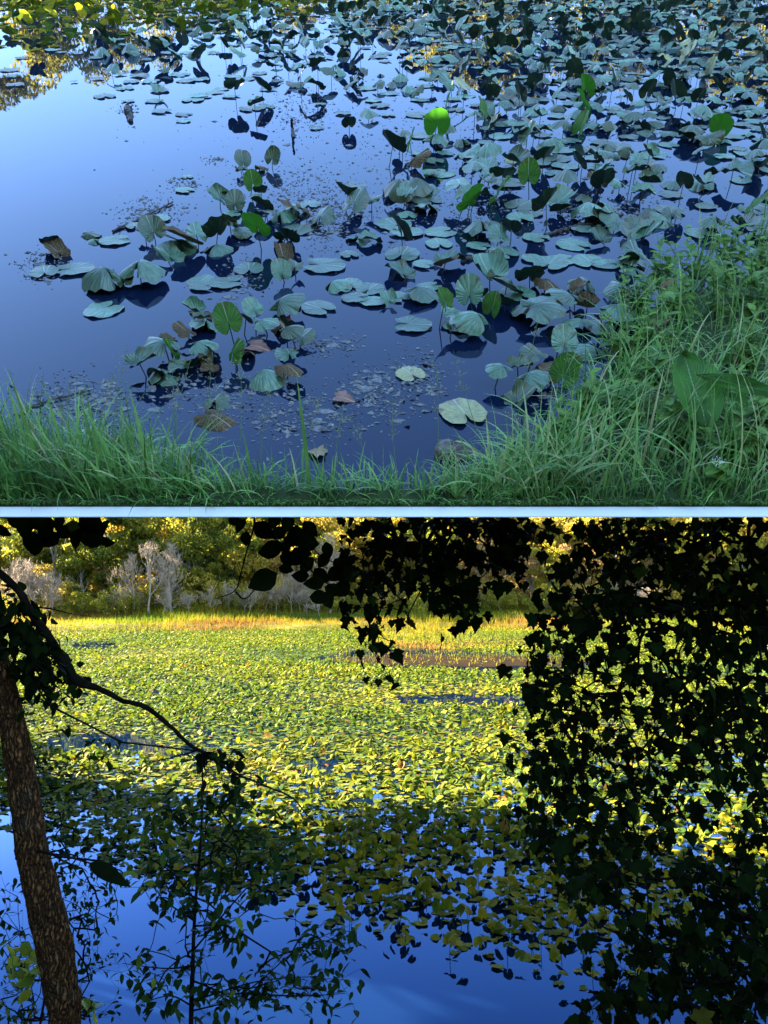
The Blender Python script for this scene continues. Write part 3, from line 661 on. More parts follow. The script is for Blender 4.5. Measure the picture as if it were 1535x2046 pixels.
# ---- leafy weeds on the right bank
lance = blade_leaf(0.14, .3, .25, 5); oval = blade_leaf(0.3, .2, .2, 5)
def weed(px, py, hgt, lean, lw, idx, label):
    a = slab(px, py); root = empty('leafy_weed', a, MS)
    gs, gl = Geo(), Geo()
    for s in range(rng.integers(4, 8)):
        d = np.array([lean[0] + rng.normal(0, .28), lean[1] + rng.normal(0, .2), 1.0]); d /= np.linalg.norm(d)
        h = hgt * rng.uniform(.7, 1.1); bend = np.array([rng.normal(0, .05), rng.normal(0, .05), 0])
        P = spline([[0, 0, -.01], d * h * .5 + bend * .3, d * h + bend], 14); tube(gs, P, np.linspace(.0032, .0012, 14), 4, .5, False)
        for k in range(3, 14):
            for sgn in range(rng.integers(1, 3)):
                th = rng.uniform(0, 6.28); T = P[k][None]
                scatter(gl, lance if rng.random() < lw else oval, rotm(th, rng.uniform(-.1, .8), rng.normal(0, .3)), T, [rng.uniform(.07, .14) * (1.25 - k / 18)], np.array([rng.uniform(.1, 1)]))
    gs.build('stems', M['stem'], root); gl.build('leaves', M['weed'], root)
    return tag(root, label, 'weed', 'leafy weeds on the right bank')
WD = [(1270, 640, .34), (1330, 600, .38), (1390, 580, .42), (1450, 560, .40), (1510, 560, .42), (1300, 700, .40), (1360, 660, .42), (1430, 650, .42), (1500, 640, .40), (1240, 740, .30), (1290, 790, .30), (1250, 850, .26), (1180, 860, .28),
      (1350, 900, .3), (1440, 930, .3), (1120, 920, .25), (1500, 900, .3), (1410, 850, .32), (1560, 700, .5), (1480, 740, .3)]
for i, (x, y, h) in enumerate(sorted(WD)):
    tag(weed(x, y, h, (-.1, .05), .7, i, f'leafy green weed on the right bank of the upper pond, {ORD[i]} from left'), None)
# large broad leaf at the right
def broad_leaf():
    root = empty('broad_leaf_plant', slab(1430, 880), MS); base = np.array(slab(1430, 880))
    def leaf(px, py, tx, ty, w, depf, name):
        def pt(qx, qy, f=1.0):
            dep = (base[1] * cp + HS * sp) * f; u = (qx - CX) / F; v = (CY - qy) / F
            return np.array([u, cp + v * sp, -sp + v * cp]) * dep + np.array([0, 0, HS]) - base
        A, B = pt(px, py, depf), pt(tx, ty, depf * 1.03); g = Geo(); n = 12; V = []; UV = []
        ax = B - A; L = np.linalg.norm(ax); ax /= L; side = np.cross(ax, np.array([0, -cp, sp])); side /= np.linalg.norm(side); nr = np.cross(side, ax)
        for i in range(n + 1):
            s = i / n; ww = w * (math.sin(math.pi * min(1, s * .93 + .07)) ** .75)
            for k in np.linspace(-1, 1, 9):
                V.append(A + ax * L * s + side * ww * k * .5 + nr * (.10 * w * k * k * 2 + .012 * math.sin(9 * s + 3 * k) - .18 * L * s * s)); UV.append([k * .5, s])
        Q = [[i * 9 + j, i * 9 + j + 1, i * 9 + j + 10, i * 9 + j + 9] for i in range(n) for j in range(8)]
        g.add(V, Q, None, UV, .5); g.build('leaf_blade', M['broad'], root)
        g = Geo(); tube(g, spline([[0, 0, -.01], A * .5 + np.array([0, .01, 0]), A], 8), np.linspace(.007, .005, 8), 6); g.build('leaf_stalk', M['stem'], root)
    leaf(1410, 850, 1372, 692, .24, .93, 'a'); leaf(1480, 850, 1440, 730, .13, .96, 'b')
    # the paler leaf lying over, its tip pointing left
    leaf(1560, 790, 1395, 742, .075, .90, 'c')
    return tag(root, 'plant with very large smooth broad green leaves in the right bank grass', 'plant')
broad_leaf()
def nettle():
    a = slab(1420, 985); root = empty('flowering_weed', a, MS); gs, gl, gf = Geo(), Geo(), Geo()
    P = spline([[0, 0, 0], [.005, 0, .08], [-.01, .0, .17]], 8); tube(gs, P, .002, 4, .5, False)
    for th, k, s in ((-1.3, 6, .10), (1.8, 6, .08), (.3, 4, .08), (-2.4, 5, .07)):
        scatter(gl, pad_leaf(3, 14, fold=.2, wave=.01, sagit=.25, notch=.1), rotm(th, -.5, 0), P[k][None], [s], np.array([.7]))
    for k in range(40):
        p = P[-1] + rng.normal(0, .012, 3); tube(gf, [p, p + rng.normal(0, .004, 3)], .0016, 4, .5, False)
    gs.build('stem', M['stem'], root); gl.build('leaves', M['weed'], root); gf.build('flower_head', M['divider_strip'], root)
    return tag(root, 'small weed with heart-shaped leaves and a white flower tuft at lower right bank', 'weed')
nettle()

# ---- lily leaves of the upper pond
def pvar(kind, seed):
    r = np.random.default_rng(1000 + seed); u = r.uniform
    if kind == 'F': return pad_leaf(6, 40, fold=u(-.02, .02), wave=u(.006, .014), droop=u(-.01, .01), seed=seed, notch=u(.12, .3))
    if kind == 'T': return pad_leaf(6, 36, fold=u(-.45, -.15), droop=u(.05, .3), wave=u(.02, .05), tip=u(-.4, .1), seed=seed, notch=u(.12, .35))
    if kind == 'K': return pad_leaf(6, 36, fold=u(.0, .2), droop=u(-.1, .1), roll=u(.9, 1.7) * r.choice([-1, 1]), wave=u(.02, .05), tip=u(-.3, .3), seed=seed)
    return pad_leaf(6, 36, fold=u(.1, .45), droop=u(-.05, .1), wave=u(.01, .04), tip=u(-.2, .2), seed=seed, notch=u(.12, .3), sagit=u(0, .08))
NV = 10
PV = {k: [pvar(k, i * 7 + ord(k)) for i in range(NV)] for k in 'FTKU'}
PM = {}
def pad_mesh(kind, i, matn, tone):
    key = (kind, i, matn, tone)
    if key not in PM:
        g = Geo(); V, Q, T, UV = PV[kind][i]; g.add(V, Q, T, UV, tone); PM[key] = g.mesh('lily_leaf', M[matn])
    return PM[key]
STALKM = None
def stalk_mesh():
    global STALKM
    if STALKM is None:
        g = Geo(); tube(g, [[0, 0, -1], [.02, 0, -.5], [0, 0, 0]], [1, .9, .8], 5, .5, False); STALKM = g.mesh('stalk', M['stalk'])
    return STALKM
# (px, py, width px, kind, raise m, yaw or None, tone/material)
H_ = [
 (115,503,58,'K',.05,1.0,'b'),(90,548,62,'F',0,.4,0),(145,541,74,'F',0,-1.2,0),(205,533,86,'T',.22,1.2,0),(278,521,92,'T',.25,-.4,0),(338,511,70,'K',.06,.9,0),(236,482,62,'F',0,2,0),(186,478,52,'T',.04,1,0),
 (306,462,58,'U',.12,.6,1),(340,480,86,'T',.12,-1.4,0),(392,468,62,'K',.10,.3,0),(432,489,74,'T',.08,-1.0,0),(213,618,80,'F',0,2.6,0),(372,382,40,'F',0,1,0),(320,440,46,'F',0,.4,0),(270,455,40,'F',0,.4,0),
 (440,396,52,'K',.12,1.1,0),(470,405,44,'U',.1,0,1),(505,365,42,'U',.16,.4,2),(485,322,38,'U',.12,.2,1),(545,315,38,'U',.14,-.5,1),(525,412,52,'K',.12,2.,0),(560,424,62,'T',.1,-.3,0),(594,412,56,'T',.1,.8,0),(468,444,46,'K',.12,.2,0),(488,457,40,'T',.06,2,0),(520,455,26,'U',.05,.2,1),
 (572,473,62,'U',.14,2.6,0),(566,512,58,'K',.05,.3,'b'),(498,541,66,'F',0,.2,0),(455,567,68,'F',0,1.8,0),(400,565,60,'F',0,-.4,0),(408,575,50,'F',0,1.4,0),(562,545,46,'U',.10,.5,0),(642,533,84,'F',0,-1.7,0),(664,562,66,'T',.07,-1.,0),
 (700,572,60,'F',0,.3,0),(738,582,60,'F',0,-.5,0),(640,619,70,'F',0,.9,0),(715,598,56,'F',0,1.5,0),(740,604,56,'F',0,-2.,0),(700,512,40,'F',0,.4,0),
 (562,596,76,'T',.18,-.9,0),(506,618,46,'U',.14,.8,0),(524,640,56,'T',.14,-1.6,0),(390,620,48,'K',.14,1.5,0),(412,640,62,'T',.1,.3,0),(456,642,64,'U',.30,.5,2),(466,705,54,'K',.14,-.9,2),(325,678,76,'T',.2,.9,0),(345,707,54,'U',.1,1.8,2),
 (396,682,64,'T',.14,-1.2,0),(278,724,62,'K',.14,-1,0),(320,738,56,'T',.1,.5,0),(345,752,50,'T',.05,1.5,0),(532,738,82,'T',.12,-1.5,0),(430,798,86,'T',.05,-.1,1),(578,706,60,'T',.03,.3,0),(576,652,52,'T',.24,-1.4,1),(412,722,40,'K',.04,.3,'b'),(425,742,42,'K',.03,2,'b'),(372,660,50,'K',.08,1,'b'),
 (722,470,70,'T',.06,-.8,0),(790,452,76,'F',0,.5,0),(745,478,50,'K',.04,1.8,0),(803,512,76,'F',0,-.3,0),(803,545,64,'K',.05,.9,0),(893,522,66,'K',.05,-1.2,0),(850,532,44,'F',0,1,0),(878,490,60,'F',0,.2,0),(885,465,64,'F',0,2,0),(798,597,52,'F',0,.6,0),(838,572,72,'T',.14,-1.2,0),(778,600,44,'K',.04,.3,0),
 (818,652,76,'F',0,-1.6,0),(888,603,50,'U',.24,1.0,2),(938,585,62,'U',.18,.1,0),(978,548,88,'K',.2,.4,0),(953,626,82,'T',.22,1.2,0),(985,613,52,'U',.12,-.8,2),(908,622,50,'T',.1,.4,0),(918,655,60,'F',0,.9,0),(1058,550,66,'U',.12,3.0,0),
 (1038,592,74,'F',0,.4,0),(1078,606,94,'T',.22,-1.4,0),(1138,586,74,'T',.22,1.2,0),(1178,525,74,'F',0,.2,0),(1098,530,76,'F',0,-.5,0),(1168,560,60,'T',.12,.2,0),(1238,607,84,'T',.2,-1.5,0),(1243,570,62,'T',.14,.4,0),(1008,510,66,'F',0,.6,0),(1215,530,60,'F',0,1.4,0),(1268,537,62,'T',.05,.6,0),
 (1003,730,56,'T',.2,.9,0),(1058,745,74,'T',.2,-1.2,0),(1128,683,62,'U',.22,.1,0),(1130,748,74,'U',.22,-.9,2),(1188,695,74,'T',.08,.6,0),(1070,706,60,'K',.18,.6,1),(1038,800,70,'K',.2,-1,1),(928,825,104,'F',.02,.3,'y'),(823,752,64,'F',0,.5,'y'),(1160,640,60,'T',.1,.4,0),(1200,660,64,'F',0,.4,0),(900,760,0,'F',0,0,0),
 (1150,492,70,'F',0,.9,0),(1075,478,56,'F',0,.9,0),(960,440,60,'T',.2,.5,0),(1000,470,56,'K',.12,.2,0),(1056,350,50,'U',.30,.1,2),(1040,440,60,'F',0,.2,0),(1120,400,66,'K',.12,-.8,0),(1230,440,64,'K',.1,.6,0),(1290,470,70,'K',.06,-.9,0),(1330,440,60,'K',.06,.9,0),(1430,432,52,'T',.2,.5,0),(1270,505,60,'K',.06,.2,0),(1200,478,50,'K',.05,.8,0),
 (1070,520,50,'F',0,1.,0),(960,495,50,'F',0,1.,0),(1130,520,60,'F',0,2,0),(860,575,50,'F',0,2.,0),(1400,470,60,'F',0,.4,0),(1195,355,44,'K',.1,.4,'b'),(640,210,26,'F',0,0,0),(385,201,50,'F',0,0,0),(210,194,48,'F',0,.5,0),(250,178,40,'F',0,.5,0),(148,165,16,'F',0,0,0),(262,165,36,'F',0,0,0),
 (315,184,40,'K',.08,.3,0),(465,430,40,'F',0,2,0),(375,355,26,'F',0,.2,0)]
DEN = [  # random zone, cells 96 x 48 px from y = -20
 "7777777788888888", "5555666777777777", "3344455567788888", "1133334456788888", "0022333455888899", "0013221447899999", "0000001359999999", "0000000268999999", "0000132389999999", "0000046799989988", "0000066787887788", "0000000025565667"]
def pad_w(px, py):  # pixels per metre on the upper pond at that row
    Xa = slab(px, py); return F / (Xa[1] * cp + HS * sp)
pads = []
for (px, py, w, k, zr, yaw, tone) in H_:
    if w == 0: continue
    zr *= .68; p = slab(px, py, zr); s = w / (F / (p[1] * cp + (HS - zr) * sp)) / 0.98
    pads.append(dict(px=px, py=py, p=p, k=k, s=s, yaw=yaw, tone=tone, hero=True))
for d in [q for q in pads if q['k'] in 'KUT' and ((q['px'] < 660 and q['py'] > 300) or (q['px'] > 850 and 380 < q['py'] < 760))]:
    if rng.random() < .75:
        a_ = rng.uniform(0, 6.28); q_ = d['p'] + np.array([math.cos(a_) * .12, math.sin(a_) * .16, 0]); q_[2] = rng.uniform(.03, .10); kk_ = 'K' if rng.random() < .6 else 'U'
        X_, Y_ = slab_px(*q_)
        pads.append(dict(px=X_, py=Y_, p=q_, k=kk_, s=d['s'] * rng.uniform(.7, 1.0), yaw=rng.uniform(1.8, 4.5) if kk_ == 'U' else rng.uniform(0, 6.28), tone=(1 if rng.random() < .7 else 'b'), hero=True))
occ = [(d['p'][0], d['p'][1], d['s'] * .42) for d in pads]
tries = 0
OX = np.array([o[0] for o in occ]); OY = np.array([o[1] for o in occ])
while tries < 9000:
    tries += 1
    Y = math.sqrt(rng.uniform(5.2 ** 2, 25 ** 2)); X = rng.uniform(-.64, .64) * (Y * cp + HS * sp)
    px, py = slab_px(X, Y)
    r_ = int((py + 20) // 48) if py > -20 else 0; c_ = int(np.clip(px // 96, 0, 15))
    if r_ > 11 or py > 500: continue
    d = int(DEN[r_][c_])
    if px < -40: d = min(d, 3)
    if rng.random() > (d / 9) ** 1.5: continue
    if np.min((OX - X) ** 2 + (OY - Y) ** 2) < (.228 - .008 * d) ** 2: continue
    OX = np.append(OX, X); OY = np.append(OY, Y)
    q = rng.random(); k = 'F' if q < .36 else 'T' if q < .56 else 'K' if q < .82 else 'U'
    if d < 4: k = 'F' if q < .7 else 'U' if q < .85 else 'K'
    zr = {'F': 0, 'T': rng.uniform(.03, .2), 'K': rng.uniform(.03, .18), 'U': rng.uniform(.07, .24)}[k]
    pads.append(dict(px=px, py=py, p=np.array([X, Y, zr]), k=k, s=rng.uniform(.18, .32), yaw=(rng.uniform(1.2, 5.08) if k == 'U' else rng.uniform(0, 6.28)), tone=(2 if k == 'U' and rng.random() < .35 else 1 if rng.random() < .4 else 'b' if rng.random() < .03 else 0), hero=False))
print('upper pads', len(pads))
POSE = {'F': 'flat teal lily pad', 'T': 'drooping lily leaf', 'K': 'rolled-up lily leaf', 'U': 'upright folded lily leaf'}
def landmark(px, py):
    if py > 640:
        if px < 640: return 'in the clump before the left grass'
        return 'in the clump by the right bank' if px > 960 else 'in open water near the grass'
    if py > 490:
        if px < 360: return 'below the long floating stick'
        if px < 760: return 'right of the left clump'
        return 'left of the right bank weeds' if px > 1000 else 'amid the upper pond'
    if py > 340:
        return 'beside the long floating stick' if px < 400 else 'in the crowd left of centre' if px < 700 else 'behind the flat mid-pond pads' if px < 1050 else 'behind the right bank weeds'
    if py > 200: return 'beside the dark stump' if px < 760 else 'in the crowded middle rows' if px < 1100 else 'in the crowded rows at right'
    return 'in the thin far rows' if px < 700 else 'in the far rows of the upper pond'
pads.sort(key=lambda d: (not d['hero'], -pad_w(d['px'], d['py']) * d['s'] * (1.0 if -20 < d['px'] < 1555 else .01)))
ind, rest = pads[:300], pads[300:]
groups = {}
for d in ind:
    col = {0: '', 1: 'dark green ', 2: 'bright ', 'b': 'withered ', 'y': 'yellowish '}[d['tone']]
    nm = POSE[d['k']] if d['tone'] in (0, ) else POSE[d['k']].replace('teal ', '')
    nm = (col + nm) if d['tone'] != 0 else nm
    d['desc'] = nm; d['lm'] = landmark(d['px'], d['py']); groups.setdefault((nm, d['lm']), []).append(d)
for (nm, lm), L in groups.items():
    L.sort(key=lambda d: d['px'])
    for i, d in enumerate(L):
        d['label'] = f"{nm} {lm}" + (f", {ORD[i]} from left" if len(L) > 1 and len(L) <= 24 else '')
def pose(d):
    k = d['k']
    tilt = {'F': rng.normal(0, .02), 'T': rng.uniform(-.2, .35), 'K': rng.uniform(-.1, .6), 'U': rng.uniform(.45, 1.1)}[k]
    if d['tone'] == 2: tilt = rng.uniform(.9, 1.3)
    z = d['p'][2] if k != 'F' or d['p'][2] > 0 else rng.uniform(.010, .018)
    return tilt, rng.normal(0, .12) if k != 'F' else rng.normal(0, .015), z
for n_, d in enumerate(ind):
    tilt, roll, z = pose(d); t_ = d['tone']
    mt, tone = {0: ('pad', rng.choice([.05, .3, .5, .65])), 1: ('pad', .85), 2: ('pad_green', .6), 'b': ('pad_brown', .5), 'y': ('pad', 1.0)}[t_]
    o = bpy.data.objects.new('lily_leaf', pad_mesh(d['k'], int(rng.integers(0, NV)), mt, float(tone))); COL.objects.link(o)
    Rm = Matrix(rotm(d['yaw'], tilt, roll)[0].tolist()).to_4x4()
    o.matrix_world = MS @ Matrix.Translation((d['p'][0], d['p'][1], z)) @ Rm @ Matrix.Scale(d['s'], 4)
    tag(o, d['label'], 'lily leaf', 'lily leaves of the upper pond')
    if z > .04:
        st = bpy.data.objects.new('stalk', stalk_mesh()); COL.objects.link(st); st.parent = o
        st.matrix_world = MS @ Matrix.Translation((d['p'][0], d['p'][1], z)) @ Matrix.Rotation(rng.uniform(-.25, .25), 4, 'X') @ Matrix.Rotation(rng.uniform(-.25, .25), 4, 'Y') @ Matrix.Diagonal((.0042, .0042, z + .05, 1))
g, gy_ = Geo(), Geo()
for d in rest:
    tilt, roll, z = pose(d)
    yel = d['p'][1] > 14.5 + max(0, d['p'][0] + 6) * 1.3 + rng.normal(0, 1.0)  # sunlight put into the colour: far left leaves painted yellow
    scatter(gy_ if yel else g, PV[d['k']][int(rng.integers(0, NV))], rotm(d['yaw'], tilt, roll), np.array([[d['p'][0], d['p'][1], z]]), [d['s']], np.array([{0: rng.choice([.1, .4, .65]), 1: .85, 2: .93, 'b': 1., 'y': 1.}[d['tone']]]))
    if z > .04: tube(g, [[d['p'][0], d['p'][1], -.03], [d['p'][0], d['p'][1], z]], .004, 3, 0, False)
tag(g.build('lily_leaves', M['pad'], M=MS), 'far crowded mass of small teal lily leaves across the top of the upper pond', 'lily leaves', kind='stuff')

tag(gy_.build('sun_painted_lily_leaves', M['pads_sun'], M=MS), 'lily leaves coloured as if sunlit, crowded at the top left corner of the upper pond', 'lily leaves', kind='stuff')
# ---- sticks, mud, scum, litter
def log_(name, pts, rad, label, cat, z=.01, matn='wetwood', knobs=0):
    P = [slab(*p[:2], z if len(p) < 3 else p[2]) for p in pts]; base = np.array(P[0]); root = empty(name, base, MS); g = Geo()
    C = spline([np.array(p) - base for p in P], 26); C += rng.normal(0, rad * .18, C.shape)
    tube(g, C, np.linspace(rad, rad * .6, 26) * rng.uniform(.8, 1.2, 26), 8)
    for k in range(knobs):
        q = C[rng.integers(2, 24)]; d = rng.normal(0, 1, 3); d[2] = abs(d[2]) * .6; d /= np.linalg.norm(d)
        tube(g, [q, q + d * rng.uniform(.01, .05)], [rad * .4, rad * .15], 4, .5, False)
    o = g.build('wood', M[matn], root); root2 = o
    return tag(root, label, cat)
log_('floating_stick', [(225, 462), (290, 432), (346, 404)], .011, 'long thin dark stick floating above the left lily clump', 'stick', knobs=24)
log_('floating_stick', [(925, 520), (990, 503)], .018, 'short wet grey stick between flat pads in mid pond', 'stick', knobs=4)
log_('floating_stick', [(1090, 470), (1160, 450), (1245, 428)], .018, 'pale wet branch floating toward the right bank', 'stick', knobs=10)
log_('floating_stick', [(30, 830), (80, 805), (180, 780)], .008, 'thin stick in the scum beside the left grass', 'stick', knobs=12)
log_('dead_stump', [(588, 275, 0), (584, 255, .03), (583, 238, .18)], .02, 'small dark upright dead stump left of the crowded lilies', 'stump', knobs=6)
log_('mud_lump', [(255, 215), (258, 228), (262, 242)], .045, 'dark mud-caked lump of wood alone in open water', 'driftwood', knobs=14, matn='mud')
def rock():
    base = slab(905, 905); g = Geo(); n, m = 14, 9; V = []
    for i in range(m + 1):
        for j in range(n):
            th = j / n * 6.283; ph = i / m * math.pi; d = np.array([math.sin(ph) * math.cos(th), math.sin(ph) * math.sin(th), math.cos(ph)])
            r_ = 1 + .16 * math.sin(3 * th + 2 * ph) + .12 * math.sin(5 * ph + th) + rng.normal(0, .03); V.append(d * r_ * np.array([.10, .07, .06]))
    g.add(V, [[i * n + j, i * n + (j + 1) % n, (i + 1) * n + (j + 1) % n, (i + 1) * n + j] for i in range(m) for j in range(n)])
    return tag(g.build('rock', M['rock'], M=MS @ Matrix.Translation(base)), 'rough grey brown stone half sunk at the water edge behind the grass', 'rock')
rock()
def scum():
    g = Geo()
    zones = [((600, 380, 120, 60), 500), ((660, 440, 60, 60), 500), ((430, 790, 130, 60), 300), ((170, 800, 110, 50), 700), ((600, 830, 140, 60), 450), ((740, 780, 60, 50), 350), ((830, 760, 60, 60), 350), ((300, 425, 70, 30), 350),
             ((250, 220, 30, 12), 60), ((370, 370, 40, 18), 120), ((430, 320, 30, 10), 60), ((600, 220, 80, 50), 400), ((80, 530, 50, 30), 200), ((1180, 430, 90, 40), 350), ((1280, 430, 80, 40), 300), ((650, 690, 80, 30), 150), ((1120, 800, 60, 60), 120), ((480, 560, 60, 60), 200), ((900, 420, 250, 90), 700), ((900, 250, 500, 150), 1200)]
    for (cx, cy, wx, wy), n in zones:
        for _ in range(n):
            px, py = cx + rng.normal(0, wx * .5), cy + rng.normal(0, wy * .5)
            if py < 30 or py > 1000: continue
            p = slab(px, py, .004); r_ = min(.04, .0045 * math.exp(abs(rng.normal(0, .75)))); k = rng.integers(4, 7); a = np.sort(rng.uniform(0, 6.28, k)); st = rng.uniform(.4, 1)
            V = [[p[0], p[1], .004 + r_ * .35]] + [[p[0] + math.cos(t) * r_ * rng.uniform(.7, 1.5), p[1] + math.sin(t) * r_ * st, .001] for t in a]
            g.add(V, None, [[0, 1 + i, 1 + (i + 1) % k] for i in range(k)], None, rng.random())
    return g.build('pond_scum', M['scum'], M=MS)
tag(scum(), 'grey flecks of floating scum and plant debris on the upper pond', 'scum', kind='stuff')
LIT = [(672, 792, 44, .45, 'pink brown sodden leaf floating in mid water near the grass'), (600, 610, 40, .5, 'pale pink fallen leaf floating behind the left clump'), (575, 640, 30, .0, 'dull red fallen leaf beside the left clump'), (1325, 572, 30, .0, 'rust red leaf caught on the right bank weeds'),
       (1308, 655, 34, .4, 'curled brown leaf hanging in the right bank weeds'), (500, 690, 50, .3, 'reddish drowned leaf in the left clump'), (922, 970, 30, .5, 'small brown leaf on the mud under the grass'), (1262, 468, 50, .45, 'pink brown leaf floating above the right weeds'), (648, 905, 44, .7, 'pale withered leaf among the middle grass')]
for px, py, w, c, lab in LIT:
    g = Geo(); V, Q, T, UV = maple_leaf(int(px)); g.add(V, Q, T, UV, c)
    zz = .012 if py < 1300 and px < 1290 else .16
    p = slab(px, py, zz)
    o = g.build('fallen_leaf', M['litter'], M=MS @ Matrix.Translation(p) @ Matrix.Rotation(rng.uniform(0, 6), 4, 'Z') @ Matrix.Rotation(.1 if zz < .1 else .8, 4, 'X') @ Matrix.Scale(w / pad_w(px, py), 4))
    tag(o, lab, 'leaf')
# far bank of the upper pond: bushes whose sunlit reflections show at the top of the water
far_b = tree_protos('bush', 'far_yellow', 3.0, 3.4, 7000, 0.10, [101, 102], 0.0, .5)
def place_slab(protos, X, Y, s, label):
    key = id(protos); i = USED.get(key, 0); USED[key] = i + 1; src = protos[i % len(protos)]
    if i < len(protos): o = src
    else:
        o = src.copy(); COL.objects.link(o)
        for ch in src.children: c = ch.copy(); COL.objects.link(c); c.parent = o
    o.matrix_world = MS @ Matrix.Translation((X, Y, .0)) @ Matrix.Rotation(i * 1.7, 4, 'Z') @ Matrix.Scale(s, 4)
    tag(o, label, 'bush', 'yellow bushes behind the upper pond')
FB = [(-11.9, 1.15), (-9.4, .95), (-7.2, .75), (-5, .5), (-2.6, .45), (0, .6), (2.4, .95), (4.6, 1.1), (6.8, 1.0), (9, .9), (11.4, 1.1), (13.6, 1.2)]
for i, (X, s) in enumerate(FB): place_slab(far_b, X, 27.9, s, f'yellow bush on the far bank of the upper pond, {ORD[i]} from left')

# ================================================================== FOREGROUND foliage of the lower view
def connect(g, pts, root, r0, r1):
    """twig network: every point is joined to the nearest point that is closer to the root"""
    P = np.array(pts); order = np.argsort(np.linalg.norm(P - root, axis=1)); P = P[order]; N = [np.array(root)]; w = {}
    par = []
    for p in P:
        A = np.array(N); d = np.linalg.norm(A - p, axis=1); j = int(np.argmin(d)); par.append(j); N.append(p)
    cnt = np.ones(len(N))
    for i in range(len(P), 0, -1): cnt[par[i - 1]] += cnt[i]
    for i in range(1, len(N)):
        a, b = N[par[i - 1]], N[i]; m = (a + b) / 2 + rng.normal(0, .06, 3) * np.linalg.norm(b - a)
        ra = min(r0, r1 * math.sqrt(cnt[i])); tube(g, [a, m, b], [ra, ra * .9, ra * .8], 4, .5, False)
def grid_pts(rows, x0, y0, cell, k, dep, jit=1.0):
    out = []
    for r_, s in enumerate(rows):
        for c_, ch in enumerate(s):
            lam = int(ch) * k
            for _ in range(rng.poisson(lam)):
                out.append((x0 + (c_ + rng.random()) * cell, y0 + (r_ + rng.random()) * cell, rng.uniform(*dep)))
    return out
mapl = [maple_leaf(i) for i in range(6)]; ell = [blade_leaf(.33, .2, .15, 5), blade_leaf(.40, .1, .3, 5, .6), blade_leaf(.36, .3, .0, 5)]; small = [blade_leaf(.22, .25, .3, 4), blade_leaf(.26, .3, .1, 4)]
def spray(name, pts, protos, size, root, label, cat, matn, r0=.02, r1=.0012, hang=1.1, bark='twig', tonefn=None, group=None, slabcut=True):
    P = np.array([at(*p) for p in pts]); 
    if slabcut:                                            # stay under the terrace
        nrm = np.array([0, -math.sin(TH), math.cos(TH)]); hgt = (P - EYE) @ nrm + HS
        k = (hgt < -.5); P = P[k]
    n = len(P); base = np.array(root); o = empty(name, base); g = Geo(); connect(g, (P - base)[rng.random(n) < .75], np.zeros(3), r0, r1); g.build('twigs', M[bark], o)
    g = Geo(); kk = rng.integers(0, len(protos), n)
    yaw = rng.uniform(0, 6.28, n); tl = rng.normal(-hang, .55, n); Rm = rotm(yaw, tl, rng.normal(0, .5, n)); sc = rng.uniform(.5, 1.3, n) * size
    c = np.clip(rng.beta(1.6, 3.0, n), 0, 1)
    if tonefn is not None: c = tonefn(P, c)
    for a in range(len(protos)): s = kk == a; scatter(g, protos[a], Rm[s], (P - base)[s], sc[s], c[s])
    g.build('leaves', M[matn], o)
    return tag(o, label, cat, group)
RIGHT = ["42389999886", "30389998757", "00799999767", "03899877898", "07999978999", "28856767868", "28655776746", "08766577865", "17866467886", "27887555888", "27976576556", "07986775345",
         "25898775224", "05989764146", "03857523678", "01536303688", "00112236778", "00112457888", "00013668888", "00026888999", "00058888999"]
rows_r = [s for s in RIGHT]
up_r = grid_pts(rows_r[:14], 1008, 1033, 48, 2.35, (4.0, 5.6)); lo_r = grid_pts(rows_r[14:], 1008, 1033 + 14 * 48, 48, 1.9, (3.4, 4.6))
ext = grid_pts(["888"] * 21, 1536, 1033, 48, .45, (3.8, 5.2))
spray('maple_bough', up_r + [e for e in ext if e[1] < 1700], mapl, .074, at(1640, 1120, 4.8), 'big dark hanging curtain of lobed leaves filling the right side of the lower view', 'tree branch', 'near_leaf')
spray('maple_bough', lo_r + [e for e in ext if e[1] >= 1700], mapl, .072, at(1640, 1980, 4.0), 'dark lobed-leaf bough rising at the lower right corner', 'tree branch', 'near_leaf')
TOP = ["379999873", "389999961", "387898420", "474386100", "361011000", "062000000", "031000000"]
spray('maple_bough', grid_pts(TOP, 672, 1033, 48, 2.5, (4.2, 5.4)) + grid_pts(["5889999750"], 672, 1000, 48, .5, (4.3, 5.2)), mapl, .076, at(900, 960, 5.0), 'dark lobed-leaf bough hanging at the top centre of the lower view', 'tree branch', 'near_leaf')
